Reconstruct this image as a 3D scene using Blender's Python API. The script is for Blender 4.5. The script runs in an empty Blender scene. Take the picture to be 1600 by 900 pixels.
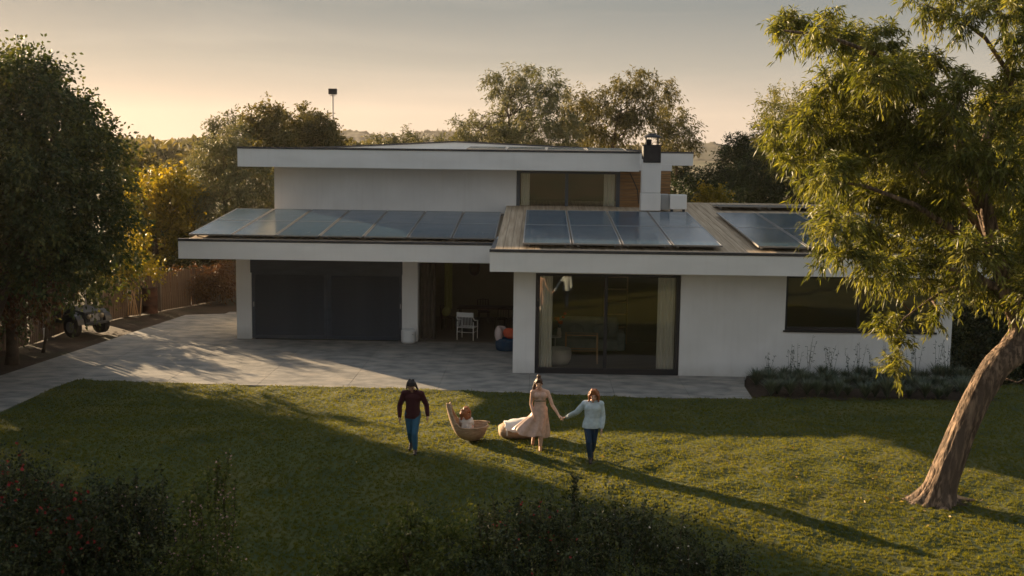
import bpy, math, random
import numpy as np
from mathutils import Vector, Matrix
S = bpy.context.scene
COL = S.collection

# ------------------------------------------------------------------ camera
CF, CP, CR, CY, CH = 1821.4, .1215, .0127, .0222, 6.9
cam_d = bpy.data.cameras.new('camera'); cam = bpy.data.objects.new('camera', cam_d); COL.objects.link(cam)
cam_d.sensor_width = 36; cam_d.lens = CF / 1600 * 36
cam_d.clip_start = .1; cam_d.clip_end = 4000
cam_d.dof.use_dof = True; cam_d.dof.focus_distance = 29; cam_d.dof.aperture_fstop = 3.0
cam.matrix_world = Matrix.Translation((0, 0, CH)) @ Matrix.Rotation(CY, 4, 'Z') @ Matrix.Rotation(math.pi/2 - CP, 4, 'X') @ Matrix.Rotation(CR, 4, 'Z')
S.camera = cam
# ------------------------------------------------------------------ sky, sun, exposure
SUN = Vector((-1.0, 1, .29)).normalized()
w = bpy.data.worlds.new('World'); S.world = w; w.use_nodes = True
wn = w.node_tree; wn.nodes.clear()
def wN(t, **k):
    n = wn.nodes.new(t)
    for a, b in k.items(): setattr(n, a, b)
    return n
sky = wN('ShaderNodeTexSky', sky_type='NISHITA'); sky.sun_disc = False
sky.sun_elevation = math.asin(SUN.z); sky.sun_rotation = math.atan2(SUN.x, SUN.y)
sky.altitude = 100; sky.air_density = 1.0; sky.dust_density = 1.2; sky.ozone_density = 1.0
bg = wN('ShaderNodeBackground'); out = wN('ShaderNodeOutputWorld')
tc = wN('ShaderNodeTexCoord'); mp = wN('ShaderNodeMapping'); mp.inputs['Scale'].default_value = (1.6, 1.6, 13)
mp.inputs['Rotation'].default_value = (.05, .12, 0)
nz = wN('ShaderNodeTexNoise'); nz.inputs['Scale'].default_value = 2.2; nz.inputs['Detail'].default_value = 7; nz.inputs['Distortion'].default_value = .6
rp = wN('ShaderNodeValToRGB'); rp.color_ramp.elements[0].position = .48; rp.color_ramp.elements[1].position = .80
rp.color_ramp.elements[0].color = (0, 0, 0, 1); rp.color_ramp.elements[1].color = (.13, .13, .13, 1)
tint = wN('ShaderNodeMix', data_type='RGBA', blend_type='MULTIPLY'); tint.inputs[0].default_value = 1
tint.inputs[7].default_value = (1.0, .80, .62, 1)
L = wn.links.new
sp = wN('ShaderNodeSeparateXYZ'); L(tc.outputs['Generated'], sp.inputs[0])
gr = wN('ShaderNodeValToRGB'); e = gr.color_ramp.elements
stops = [(0, (3.2, 2.55, 1.98)), (.03, (2.85, 2.35, 1.88)), (.065, (1.92, 1.78, 1.53)), (.115, (1.14, 1.2, 1.17)), (.2, (1.3, 1.40, 1.5)), (.5, (1.6, 1.78, 1.98)), (1, (1.8, 2.05, 2.35))]
e[0].position = 0; e[0].color = (*[c/10 for c in stops[0][1]], 1); e[1].position = 1; e[1].color = (*[c/10 for c in stops[-1][1]], 1)
for p_, c_ in stops[1:-1]: e.new(p_).color = (*[c/10 for c in c_], 1)
L(sp.outputs[2], gr.inputs[0])
g10 = wN('ShaderNodeMix', data_type='RGBA', blend_type='MULTIPLY'); g10.inputs[0].default_value = 1; g10.inputs[7].default_value = (10, 10, 10, 1); g10.clamp_result = False
L(gr.outputs[0], g10.inputs[6])
mixs = wN('ShaderNodeMix', data_type='RGBA'); mixs.inputs[0].default_value = .965
cl = wN('ShaderNodeMix', data_type='RGBA', blend_type='ADD'); cl.inputs[7].default_value = (3.0, 2.3, 1.6, 1)
L(tc.outputs['Generated'], mp.inputs[0]); L(mp.outputs[0], nz.inputs['Vector']); L(nz.outputs[0], rp.inputs[0])
L(sky.outputs[0], tint.inputs[6]); L(tint.outputs[2], mixs.inputs[6]); L(g10.outputs[2], mixs.inputs[7])
L(mixs.outputs[2], cl.inputs[6]); L(rp.outputs[0], cl.inputs[0])
L(cl.outputs[2], bg.inputs[0]); L(bg.outputs[0], out.inputs[0])
bg.inputs[1].default_value = .071
sd = bpy.data.lights.new('sun', 'SUN'); sun = bpy.data.objects.new('sun', sd); COL.objects.link(sun)
sd.energy = 5.0; sd.angle = math.radians(.6); sd.color = (1, .73, .44)
sun.rotation_euler = SUN.to_track_quat('Z', 'Y').to_euler(); sun.location = SUN * 60
S.view_settings.view_transform = 'Standard'; S.view_settings.look = 'None'
S.view_settings.exposure = 1.77; S.view_settings.gamma = 1
S.cycles.max_bounces = 8; S.cycles.transparent_max_bounces = 8; S.cycles.volume_bounces = 0
S.cycles.use_denoising = True

# ------------------------------------------------------------------ helpers
_Rc = (Matrix.Rotation(CY, 3, 'Z') @ Matrix.Rotation(math.pi/2 - CP, 3, 'X') @ Matrix.Rotation(CR, 3, 'Z'))
def ray(u, v): return _Rc @ Vector(((u-800)/CF, -(v-450)/CF, -1))
def atY(u, v, Y):
    r = ray(u, v); t = Y / r.y; return Vector((r.x*t, Y, CH + r.z*t))
def ss(t): t = min(1, max(0, t)); return t*t*(3-2*t)
_bg = np.random.default_rng(8); _bk = [(float(f)*math.cos(a), float(f)*math.sin(a), float(p), .020/float(f)**.8) for f, a, p in zip(_bg.uniform(2.6, 11, 24), _bg.uniform(0, 6.28, 22), _bg.uniform(0, 6.28, 22))]
def lumps(x, y): return sum(A*np.sin(kx*x+ky*y+p+.8*np.sin(.37*x-.61*y+p)) for kx, ky, p, A in _bk)*.8
def lawn_z(x, y): return .36*ss((31.2-y)/7)*ss((x+13)/4) + .015 + .035*math.sin(x*.9+.5)*math.sin(y*.8)*ss((31-y)/2)
def atG(u, v, lawn=True):
    z = 0
    for _ in range(12):
        r = ray(u, v); t = (z-CH)/r.z; p = Vector((r.x*t, r.y*t, z))
        if lawn: z = lawn_z(p.x, p.y)
    p.z = z; return p
def link(o):
    COL.objects.link(o); return o
def tag(o, label=None, cat=None, group=None, kind=None):
    if label: o['label'] = label
    if cat: o['category'] = cat
    if group: o['group'] = group
    if kind: o['kind'] = kind
    return o
def thing(name, label, cat, loc=(0, 0, 0), rz=0, group=None, kind=None):
    o = bpy.data.objects.new(name, None); o.empty_display_size = .2; link(o)
    o.location = loc; o.rotation_euler = (0, 0, rz)
    return tag(o, label, cat, group, kind)
def copy_tree(o, parent=None):
    c = link(o.copy()); c.parent = parent
    for ch in list(o.children): copy_tree(ch, c)
    return c
def worldloc(o):
    v = Vector((0, 0, 0))
    while o: v += o.location; o = o.parent
    return v
class MB:
    def __init__(s): s.v = []; s.f = []
    def add(s, vs, fs):
        n = len(s.v); s.v += [tuple(v) for v in vs]; s.f += [tuple(i+n for i in f) for f in fs]; return s
    def box(s, x0, x1, y0, y1, z0, z1, c=0):
        if c:  # chamfered box
            hx, hy, hz = (x1-x0)/2, (y1-y0)/2, (z1-z0)/2
            cx, cy, cz = (x0+x1)/2, (y0+y1)/2, (z0+z1)/2
            c = min(c, hx*.45, hy*.45, hz*.45)
            vs = []; idx = {}
            for sx in (-1, 1):
                for sy in (-1, 1):
                    for sz in (-1, 1):
                        for k in range(3):
                            d = [hx-c, hy-c, hz-c]; d[k] = (hx, hy, hz)[k]
                            idx[sx, sy, sz, k] = len(vs); vs.append((cx+sx*d[0], cy+sy*d[1], cz+sz*d[2]))
            fs = []; q = [(-1, -1), (1, -1), (1, 1), (-1, 1)]
            for k in range(3):
                a, b = (k+1) % 3, (k+2) % 3
                for sg in (-1, 1):
                    f = []
                    for p in q:
                        t = [0, 0, 0]; t[k] = sg; t[a], t[b] = p; f.append(idx[tuple(t)+(k,)])
                    fs.append(f if sg > 0 else f[::-1])
                for sa in (-1, 1):
                    for sb in (-1, 1):
                        t0 = [0]*3; t1 = [0]*3; t0[k] = -1; t1[k] = 1; t0[a] = t1[a] = sa; t0[b] = t1[b] = sb
                        f = [idx[tuple(t0)+(a,)], idx[tuple(t1)+(a,)], idx[tuple(t1)+(b,)], idx[tuple(t0)+(b,)]]
                        fs.append(f if sa*sb < 0 else f[::-1])
            for sx in (-1, 1):
                for sy in (-1, 1):
                    for sz in (-1, 1):
                        f = [idx[sx, sy, sz, k] for k in range(3)]; fs.append(f if sx*sy*sz > 0 else f[::-1])
            return s.add(vs, fs)
        return s.add([(x0, y0, z0), (x1, y0, z0), (x1, y1, z0), (x0, y1, z0), (x0, y0, z1), (x1, y0, z1), (x1, y1, z1), (x0, y1, z1)],
                     [(0, 3, 2, 1), (4, 5, 6, 7), (0, 1, 5, 4), (1, 2, 6, 5), (2, 3, 7, 6), (3, 0, 4, 7)])
    def slopebox(s, x0, x1, y0, y1, zf, t):  # top follows zf(y), thickness t
        a, b = zf(y0), zf(y1)
        return s.add([(x0, y0, a-t), (x1, y0, a-t), (x1, y1, b-t), (x0, y1, b-t), (x0, y0, a), (x1, y0, a), (x1, y1, b), (x0, y1, b)],
                     [(0, 3, 2, 1), (4, 5, 6, 7), (0, 1, 5, 4), (1, 2, 6, 5), (2, 3, 7, 6), (3, 0, 4, 7)])
    def tube(s, pts, rs, n=8, cap=True):
        pts = [Vector(p) for p in pts]
        if not hasattr(rs, '__len__'): rs = [rs]*len(pts)
        b = len(s.v); up = None
        for i, p in enumerate(pts):
            d = (pts[min(i+1, len(pts)-1)] - pts[max(i-1, 0)])
            d = d.normalized() if d.length > 1e-9 else Vector((0, 0, 1))
            if up is None: up = d.orthogonal().normalized()
            else: up = (up - d*up.dot(d)); up = up.normalized() if up.length > 1e-6 else d.orthogonal().normalized()
            w_ = d.cross(up)
            for k in range(n):
                a = 2*math.pi*k/n; s.v.append(tuple(p + (up*math.cos(a) + w_*math.sin(a))*rs[i]))
        for i in range(len(pts)-1):
            for k in range(n):
                k2 = (k+1) % n; s.f.append((b+i*n+k, b+i*n+k2, b+(i+1)*n+k2, b+(i+1)*n+k))
        if cap:
            s.f.append(tuple(b+k for k in range(n))[::-1]); e = b+(len(pts)-1)*n; s.f.append(tuple(e+k for k in range(n)))
        return s
    def lathe(s, prof, n=20, c=(0, 0, 0), sx=1, sy=1):
        b = len(s.v)
        for r, z in prof:
            for k in range(n):
                a = 2*math.pi*k/n; s.v.append((c[0]+r*math.cos(a)*sx, c[1]+r*math.sin(a)*sy, c[2]+z))
        for i in range(len(prof)-1):
            for k in range(n):
                k2 = (k+1) % n; s.f.append((b+i*n+k, b+i*n+k2, b+(i+1)*n+k2, b+(i+1)*n+k))
        s.f.append(tuple(b+k for k in range(n))[::-1]); e = b+(len(prof)-1)*n; s.f.append(tuple(e+k for k in range(n)))
        return s
    def ell(s, c, r, nu=14, nv=9, R=None):
        b = len(s.v); c = Vector(c)
        for i in range(nv+1):
            t = math.pi*i/nv
            for k in range(nu):
                a = 2*math.pi*k/nu
                v = Vector((r[0]*math.sin(t)*math.cos(a), r[1]*math.sin(t)*math.sin(a), r[2]*math.cos(t)))
                if R: v = R @ v
                s.v.append(tuple(c+v))
        for i in range(nv):
            for k in range(nu):
                k2 = (k+1) % nu; s.f.append((b+i*nu+k, b+(i+1)*nu+k, b+(i+1)*nu+k2, b+i*nu+k2))
        return s
    def mesh(s, name, off=(0, 0, 0), smooth=False):
        me = bpy.data.meshes.new(name)
        me.from_pydata([(v[0]-off[0], v[1]-off[1], v[2]-off[2]) for v in s.v], [], s.f)
        if smooth: me.polygons.foreach_set('use_smooth', [True]*len(me.polygons))
        me.update(); return me
    def build(s, name, mat, parent=None, world=True, smooth=False, label=None, cat=None, group=None, kind=None):
        if parent is not None: off = worldloc(parent) if world else Vector((0, 0, 0))
        else:
            a = np.array(s.v); off = Vector((float(a[:, 0].mean()), float(a[:, 1].mean()), float(a[:, 2].min())))
        me = s.mesh(name, off, smooth); me.materials.append(mat)
        o = link(bpy.data.objects.new(name, me)); o.parent = parent
        if parent is None: o.location = off
        return tag(o, label, cat, group, kind)
def inst(name, me, parent, loc, rot=(0, 0, 0), scale=(1, 1, 1)):
    o = link(bpy.data.objects.new(name, me)); o.parent = parent; o.location = loc; o.rotation_euler = rot; o.scale = scale; return o
def smooth_angle(o, deg=35):
    me = o.data; me.polygons.foreach_set('use_smooth', [True]*len(me.polygons))
    try: me.set_sharp_from_angle(angle=math.radians(deg))
    except Exception: pass
    return o

# ------------------------------------------------------------------ materials
def mat(name, c1, c2=None, scale=3., rough=.8, bump=0., bscale=None, detail=6, stretch=None, metal=0, spec=.3, lo=.35, hi=.65, coord='Object', c3=None, scale3=.5, l3=.5, h3=.62):
    m = bpy.data.materials.new(name); m.use_nodes = True; N = m.node_tree.nodes; K = m.node_tree.links.new
    b = N['Principled BSDF']; b.inputs['Roughness'].default_value = rough; b.inputs['Metallic'].default_value = metal
    b.inputs['Specular IOR Level'].default_value = spec; b.inputs['Base Color'].default_value = (*c1, 1)
    if c2 or bump:
        t = N.new('ShaderNodeTexCoord'); mpn = N.new('ShaderNodeMapping'); K(t.outputs[coord], mpn.inputs[0])
        if stretch: mpn.inputs['Scale'].default_value = stretch
        n = N.new('ShaderNodeTexNoise'); n.inputs['Scale'].default_value = scale; n.inputs['Detail'].default_value = detail; K(mpn.outputs[0], n.inputs['Vector'])
    if c2:
        r = N.new('ShaderNodeValToRGB'); r.color_ramp.elements[0].position = lo; r.color_ramp.elements[1].position = hi
        r.color_ramp.elements[0].color = (*c1, 1); r.color_ramp.elements[1].color = (*c2, 1); K(n.outputs[0], r.inputs[0])
        last = r.outputs[0]
        if c3:
            n3 = N.new('ShaderNodeTexNoise'); n3.inputs['Scale'].default_value = scale3; n3.inputs['Detail'].default_value = 5; K(mpn.outputs[0], n3.inputs['Vector'])
            r3 = N.new('ShaderNodeValToRGB'); r3.color_ramp.elements[0].position = l3; r3.color_ramp.elements[1].position = h3; K(n3.outputs[0], r3.inputs[0])
            mx = N.new('ShaderNodeMix'); mx.data_type = 'RGBA'; K(r3.outputs[0], mx.inputs[0]); K(last, mx.inputs[6]); mx.inputs[7].default_value = (*c3, 1); last = mx.outputs[2]
        K(last, b.inputs['Base Color'])
    if bump:
        n2 = N.new('ShaderNodeTexNoise'); n2.inputs['Scale'].default_value = bscale or scale*6; n2.inputs['Detail'].default_value = 6; K(mpn.outputs[0], n2.inputs['Vector'])
        bp = N.new('ShaderNodeBump'); bp.inputs['Strength'].default_value = bump; bp.inputs['Distance'].default_value = .02
        K(n2.outputs[0], bp.inputs['Height']); K(bp.outputs[0], b.inputs['Normal'])
    return m
def leafmat(name, dark, mid, light, rough=.5, trans=.35, tcol=None, spec=.35):
    m = bpy.data.materials.new(name); m.use_nodes = True; N = m.node_tree.nodes; K = m.node_tree.links.new
    b = N['Principled BSDF']; b.inputs['Roughness'].default_value = rough; b.inputs['Specular IOR Level'].default_value = spec
    a = N.new('ShaderNodeAttribute'); a.attribute_name = 'v'
    r = N.new('ShaderNodeValToRGB'); e = r.color_ramp.elements; e[0].color = (*dark, 1); e[1].color = (*light, 1); e.new(.5).color = (*mid, 1)
    K(a.outputs['Fac'], r.inputs[0]); K(r.outputs[0], b.inputs['Base Color'])
    t = N.new('ShaderNodeBsdfTranslucent')
    g = N.new('ShaderNodeMix'); g.data_type = 'RGBA'; g.blend_type = 'MULTIPLY'; g.inputs[0].default_value = 1
    g.inputs[7].default_value = (*(tcol or (1.6, 1.5, .7)), 1); K(r.outputs[0], g.inputs[6]); K(g.outputs[2], t.inputs[0])
    mx = N.new('ShaderNodeMixShader'); mx.inputs[0].default_value = trans
    K(b.outputs[0], mx.inputs[1]); K(t.outputs[0], mx.inputs[2]); K(mx.outputs[0], N['Material Output'].inputs[0])
    return m
M = {}
M['stucco'] = mat('white_stucco', (.72, .71, .69), (.79, .78, .76), .9, .9, .12, 60, c3=(.66, .65, .62), scale3=.35, l3=.5, h3=.75)
def add_dirt(m, dirt, zr=.45, streak=.35):
    N = m.node_tree.nodes; K = m.node_tree.links.new; b = N['Principled BSDF']; src = b.inputs['Base Color'].links[0].from_socket
    t = N.new('ShaderNodeTexCoord'); sx = N.new('ShaderNodeSeparateXYZ'); K(t.outputs['Object'], sx.inputs[0])
    mr = N.new('ShaderNodeMapRange'); mr.inputs[1].default_value = 0; mr.inputs[2].default_value = zr; mr.inputs[3].default_value = .75; mr.inputs[4].default_value = 0; K(sx.outputs[2], mr.inputs[0])
    mp_ = N.new('ShaderNodeMapping'); mp_.inputs['Scale'].default_value = (5, 5, .35); K(t.outputs['Object'], mp_.inputs[0])
    n1 = N.new('ShaderNodeTexNoise'); n1.inputs['Scale'].default_value = 1.6; n1.inputs['Detail'].default_value = 7; K(mp_.outputs[0], n1.inputs['Vector'])
    r1 = N.new('ShaderNodeMapRange'); r1.inputs[1].default_value = .5; r1.inputs[2].default_value = .78; r1.inputs[3].default_value = 0; r1.inputs[4].default_value = streak*.26; K(n1.outputs[0], r1.inputs[0])
    n2 = N.new('ShaderNodeTexNoise'); n2.inputs['Scale'].default_value = 2.5; n2.inputs['Detail'].default_value = 7; K(t.outputs['Object'], n2.inputs['Vector'])
    mm = N.new('ShaderNodeMath'); mm.operation = 'MULTIPLY'; K(mr.outputs[0], mm.inputs[0]); K(n2.outputs[0], mm.inputs[1])
    ad = N.new('ShaderNodeMath'); ad.operation = 'ADD'; ad.use_clamp = True; K(mm.outputs[0], ad.inputs[0]); K(r1.outputs[0], ad.inputs[1])
    mx = N.new('ShaderNodeMix'); mx.data_type = 'RGBA'; K(ad.outputs[0], mx.inputs[0]); K(src, mx.inputs[6]); mx.inputs[7].default_value = (*dirt, 1); K(mx.outputs[2], b.inputs['Base Color'])
add_dirt(M['stucco'], (.34, .31, .26))
M['fascia'] = mat('white_fascia_paint', (.72, .71, .68), (.79, .78, .75), .6, .75, .05, 40, stretch=(1, 1, 3))
add_dirt(M['fascia'], (.42, .38, .32), .01, .3)
M['coping'] = mat('dark_metal_coping', (.045, .047, .05), (.07, .07, .075), 2, .5, metal=.3)
M['frame'] = mat('dark_window_frame', (.022, .022, .024), rough=.4)
M['bframe'] = mat('blue_grey_frame', (.06, .075, .095), rough=.4)
M['door'] = mat('charcoal_shutter', (.036, .052, .071), (.048, .066, .088), 1.5, .55, stretch=(1, 1, 4))
M['deck'] = mat('weathered_timber', (.30, .22, .14), (.46, .36, .25), 1.2, .85, .3, 14, stretch=(9, .35, 1), c3=(.20, .15, .10), scale3=.8, l3=.52, h3=.8, coord='Object')
M['clad'] = mat('brown_timber_cladding', (.16, .075, .028), (.30, .16, .065), 2.0, .7, .2, 10, stretch=(.6, 1, 12))
M['timber_dark'] = mat('dark_grey_boards', (.09, .07, .055), (.15, .12, .095), 3, .9, .4, 20, stretch=(6, 6, .6))
M['alu'] = mat('aluminium', (.27, .26, .25), rough=.4, metal=.6)
M['concrete'] = mat('stamped_concrete', (.14, .138, .130), (.27, .255, .23), 1.7, .7, .5, 5.0, stretch=(1, 1.6, 1), coord='Object', c3=(.33, .295, .25), scale3=.9, l3=.5, h3=.72, spec=.35, detail=9)
M['concrete'].node_tree.nodes['Bump'].inputs['Distance'].default_value = .035
M['joint'] = mat('joint_mortar', (.08, .075, .07), (.12, .11, .10), 5, .95)
M['soil'] = mat('brown_soil', (.028, .017, .010), (.062, .040, .023), .8, .97, .8, 6, c3=(.035, .036, .014), scale3=.5, l3=.5, h3=.7)
M['mulch'] = mat('dark_mulch', (.02, .013, .008), (.05, .032, .02), 8, .97, .9, 30)
M['ground'] = mat('dry_ground', (.07, .055, .025), (.12, .10, .045), .2, .97, .5, 3, c3=(.045, .06, .018), scale3=.05, l3=.45, h3=.6)
M['lawn'] = mat('lawn_soil_and_thatch', (.022, .036, .008), (.055, .066, .016), 1.4, .95, 1.0, 16, c3=(.09, .085, .024), scale3=.6, l3=.5, h3=.75)
M['hill'] = mat('hill_scrub', (.022, .028, .015), (.065, .058, .034), .02, .97, .0, None, detail=10, c3=(.11, .085, .06), scale3=.006, l3=.5, h3=.62)
M['white'] = mat('white_powder_coat', (.72, .72, .70), rough=.5)
M['whitecloth'] = mat('white_cloth', (.62, .58, .52), (.70, .66, .60), 3, .9, .2, 20)
M['curtain'] = mat('cream_curtain', (.80, .78, .72), (.86, .84, .79), 3, .9, .1, 20, stretch=(6, 1, .2))
M['dcurtain'] = mat('brown_curtain', (.07, .055, .04), (.10, .08, .06), 3, .9)
M['olive'] = mat('olive_fabric', (.35, .33, .10), rough=.9)
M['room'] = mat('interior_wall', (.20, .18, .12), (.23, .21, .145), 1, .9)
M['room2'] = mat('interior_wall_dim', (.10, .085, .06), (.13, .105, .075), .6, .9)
M['floor'] = mat('interior_floor', (.12, .10, .08), (.17, .14, .11), 1.2, .45, stretch=(1, 6, 1))
M['wood'] = mat('light_wood', (.42, .25, .13), (.5, .32, .17), 3, .5, stretch=(1, 1, 8))
M['dwood'] = mat('dark_wood', (.035, .02, .013), (.05, .03, .02), 3, .45)
M['orange'] = mat('orange_red_fabric', (.50, .075, .03), (.58, .11, .05), 8, .9)
M['navy'] = mat('navy_fabric', (.015, .045, .085), (.02, .06, .11), 8, .85)
M['pink'] = mat('pale_pink_fabric', (.60, .47, .43), rough=.9)
M['greyblue'] = mat('grey_blue_fabric', (.16, .20, .21), (.24, .28, .28), 3, .9)
M['wicker'] = mat('tan_wicker', (.30, .19, .11), (.44, .30, .19), 9, .8, .6, 60, stretch=(1, 1, 4))
M['bark'] = mat('pale_brown_bark', (.075, .050, .034), (.27, .185, .125), 4.2, .92, 1.0, 5, stretch=(3.4, 3.4, .6), detail=10, lo=.42, hi=.6, c3=(.10, .07, .05), scale3=1.6, l3=.48, h3=.6)
M['bark'].node_tree.nodes['Bump'].inputs['Distance'].default_value = .06
M['dbark'] = mat('dark_bark', (.05, .035, .022), (.10, .07, .045), 4, .95, .6, 20)
M['paling'] = mat('grey_brown_paling', (.07, .046, .032), (.14, .097, .067), 2.5, .95, .5, 18, stretch=(6, 6, .5))
M['rust'] = mat('rusty_steel', (.03, .014, .009), (.07, .028, .014), 4, .85, .3, 20)
M['black'] = mat('black_paint', (.012, .014, .018), (.024, .027, .032), 3, .6)
M['rubber'] = mat('tyre_rubber', (.012, .012, .012), rough=.9)
M['steel'] = mat('grey_steel', (.32, .32, .33), rough=.45, metal=.7)
M['poleg'] = mat('galvanised_pole', (.40, .37, .34), rough=.6)
M['lens'] = mat('headlamp_lens', (.25, .20, .13), rough=.15)
M['greybox'] = mat('grey_box_metal', (.30, .31, .31), (.34, .35, .35), 2, .6)
def glassmat(name, tint, refl=.0):
    m = bpy.data.materials.new(name); m.use_nodes = True; N = m.node_tree.nodes; K = m.node_tree.links.new
    N.remove(N['Principled BSDF'])
    g = N.new('ShaderNodeBsdfGlossy'); g.inputs['Roughness'].default_value = .015; g.inputs[0].default_value = (.95, .93, .9, 1)
    t = N.new('ShaderNodeBsdfTransparent'); t.inputs[0].default_value = (*tint, 1)
    lw = N.new('ShaderNodeFresnel'); lw.inputs[0].default_value = 1.5
    ad = N.new('ShaderNodeMath'); ad.operation = 'ADD'; ad.inputs[1].default_value = refl; K(lw.outputs[0], ad.inputs[0])
    nn = N.new('ShaderNodeTexNoise'); nn.inputs['Scale'].default_value = .7; bp = N.new('ShaderNodeBump'); bp.inputs['Strength'].default_value = .16; bp.inputs['Distance'].default_value = .02
    tcn = N.new('ShaderNodeTexCoord'); K(tcn.outputs['Object'], nn.inputs['Vector']); K(nn.outputs[0], bp.inputs['Height']); K(bp.outputs[0], g.inputs['Normal'])
    mx = N.new('ShaderNodeMixShader'); K(ad.outputs[0], mx.inputs[0]); K(t.outputs[0], mx.inputs[1]); K(g.outputs[0], mx.inputs[2]); K(mx.outputs[0], N['Material Output'].inputs[0])
    return m
M['glass'] = glassmat('window_glass', (.93, .93, .90), .02)
def panelmat():
    m = bpy.data.materials.new('solar_cells'); m.use_nodes = True; N = m.node_tree.nodes; K = m.node_tree.links.new
    b = N['Principled BSDF']; b.inputs['Roughness'].default_value = .13; b.inputs['IOR'].default_value = 1.45; b.inputs['Specular IOR Level'].default_value = .34
    t = N.new('ShaderNodeTexCoord'); sx = N.new('ShaderNodeSeparateXYZ'); K(t.outputs['Object'], sx.inputs[0])
    def lines(o, per, wd):
        a = N.new('ShaderNodeMath'); a.operation = 'MODULO'; a.inputs[1].default_value = per; K(o, a.inputs[0])
        c = N.new('ShaderNodeMath'); c.operation = 'LESS_THAN'; c.inputs[1].default_value = wd; K(a.outputs[0], c.inputs[0]); return c.outputs[0]
    a = lines(sx.outputs[0], .24, .018); c = lines(sx.outputs[1], .60, .04)
    mxm = N.new('ShaderNodeMath'); mxm.operation = 'MAXIMUM'; K(a, mxm.inputs[0]); K(c, mxm.inputs[1])
    n = N.new('ShaderNodeTexNoise'); n.inputs['Scale'].default_value = 1.3; n.inputs['Detail'].default_value = 5
    oi = N.new('ShaderNodeObjectInfo'); ml = N.new('ShaderNodeVectorMath'); ml.operation = 'ADD'; K(t.outputs['Object'], ml.inputs[0]); K(oi.outputs['Location'], ml.inputs[1]); K(ml.outputs[0], n.inputs['Vector'])
    r = N.new('ShaderNodeValToRGB'); r.color_ramp.elements[0].color = (.016, .048, .085, 1); r.color_ramp.elements[1].color = (.040, .095, .14, 1); K(n.outputs[0], r.inputs[0])
    mx = N.new('ShaderNodeMix'); mx.data_type = 'RGBA'; K(mxm.outputs[0], mx.inputs[0]); K(r.outputs[0], mx.inputs[6]); mx.inputs[7].default_value = (.15, .19, .22, 1)
    K(mx.outputs[2], b.inputs['Base Color'])
    rr = N.new('ShaderNodeMapRange'); rr.inputs[3].default_value = .06; rr.inputs[4].default_value = .26; K(n.outputs[0], rr.inputs[0]); K(rr.outputs[0], b.inputs['Roughness'])
    return m
M['cells'] = panelmat()

# ------------------------------------------------------------------ vegetation helpers
def np_mesh(name, V, F, var=None):
    """V (n,3), F (m,4)"""
    me = bpy.data.meshes.new(name); n = len(V); m = len(F); k = F.shape[1]
    me.vertices.add(n); me.vertices.foreach_set('co', np.ascontiguousarray(V, dtype=np.float32).ravel())
    me.loops.add(m*k); me.loops.foreach_set('vertex_index', np.ascontiguousarray(F, dtype=np.int32).ravel())
    me.polygons.add(m); me.polygons.foreach_set('loop_start', np.arange(0, m*k, k, dtype=np.int32)); me.polygons.foreach_set('loop_total', np.full(m, k, dtype=np.int32))
    if var is not None:
        at = me.attributes.new('v', 'FLOAT', 'POINT'); at.data.foreach_set('value', var.astype(np.float32))
    me.update(calc_edges=True); return me
def nrm(a): return a/np.maximum(np.linalg.norm(a, axis=-1, keepdims=True), 1e-9)
def rsph(g, n): return nrm(g.normal(size=(n, 3)))
LEAFN = {}
DM = 6
def leaf_obj(name, C, D, Ls, Ws, var, m, parent, g):
    LEAFN[(parent['label'] if parent else name)[:46]] = len(C)
    """rhombic leaves at C pointing D"""
    n = len(C); side = nrm(np.cross(D, rsph(g, n)))
    mid = C + D*(Ls*.45)[:, None]; tip = C + D*Ls[:, None]; tip[:, 2] -= Ls*.12
    V = np.stack([C, mid+side*(Ws/2)[:, None], tip, mid-side*(Ws/2)[:, None]], 1).reshape(-1, 3)
    off = np.array(worldloc(parent)) if parent else np.zeros(3)
    F = np.arange(4*n).reshape(n, 4)
    me = np_mesh(name, V-off, F, np.repeat(var, 4)); me.materials.append(m)
    o = link(bpy.data.objects.new(name, me)); o.parent = parent; return o
def crown_pts(g, blobs, sub, twigs, leaves, twigL, droop=.3, subr=.38, shell=.55, spread=.7, flat=1., outw=1., jit=.04):
    """blobs -> sub-clumps -> twigs -> leaf positions and directions"""
    Cs, Ds, cv, tw = [], [], [], []
    for (x, y, z, r) in blobs:
        c = np.array((x, y, z)); ns = max(2, int(sub*(r**1.5)))
        u = rsph(g, ns); rr = r*(shell + (1-shell)*g.random(ns))[:, None]*.92
        sc = c + u*rr*np.array((1, 1, flat))
        nt = twigs
        st = np.repeat(sc, nt, 0) + rsph(g, ns*nt)*(subr*r**.6*g.random(ns*nt)**.5)[:, None]
        d = nrm(np.repeat(u, nt, 0)*outw + rsph(g, ns*nt)*spread + np.array((0, 0, .25)))
        Lt = twigL*(.5+g.random(ns*nt))
        svar = np.repeat(g.normal(0, .16, ns), nt) 
        t = g.random((len(st), leaves))
        P = st[:, None]+d[:, None]*(t*Lt[:, None])[..., None]; P[..., 2] -= droop*(t**2)*Lt[:, None]
        P += g.normal(0, jit, P.shape)
        Dd = nrm(d[:, None]*.8 + g.normal(0, .55, P.shape) - np.array((0, 0, droop*1.2)))
        Cs.append(P.reshape(-1, 3)); Ds.append(Dd.reshape(-1, 3)); cv.append(np.repeat(svar, leaves)); tw.append((st, d, Lt))
    return np.concatenate(Cs), np.concatenate(Ds), np.concatenate(cv), tw
def limb_pts(a, b, sag=.15, n=6, g=None, wob=.05):
    a, b = Vector(a), Vector(b); Ln = (b-a).length; out_ = []
    for i in range(n+1):
        t = i/n; p = a.lerp(b, t); p.z += sag*Ln*math.sin(math.pi*t)*(1 if sag > 0 else 1)
        if g is not None and 0 < i < n: p += Vector(g.normal(0, wob*Ln*.3, 3))
        out_.append(p)
    return out_
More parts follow.
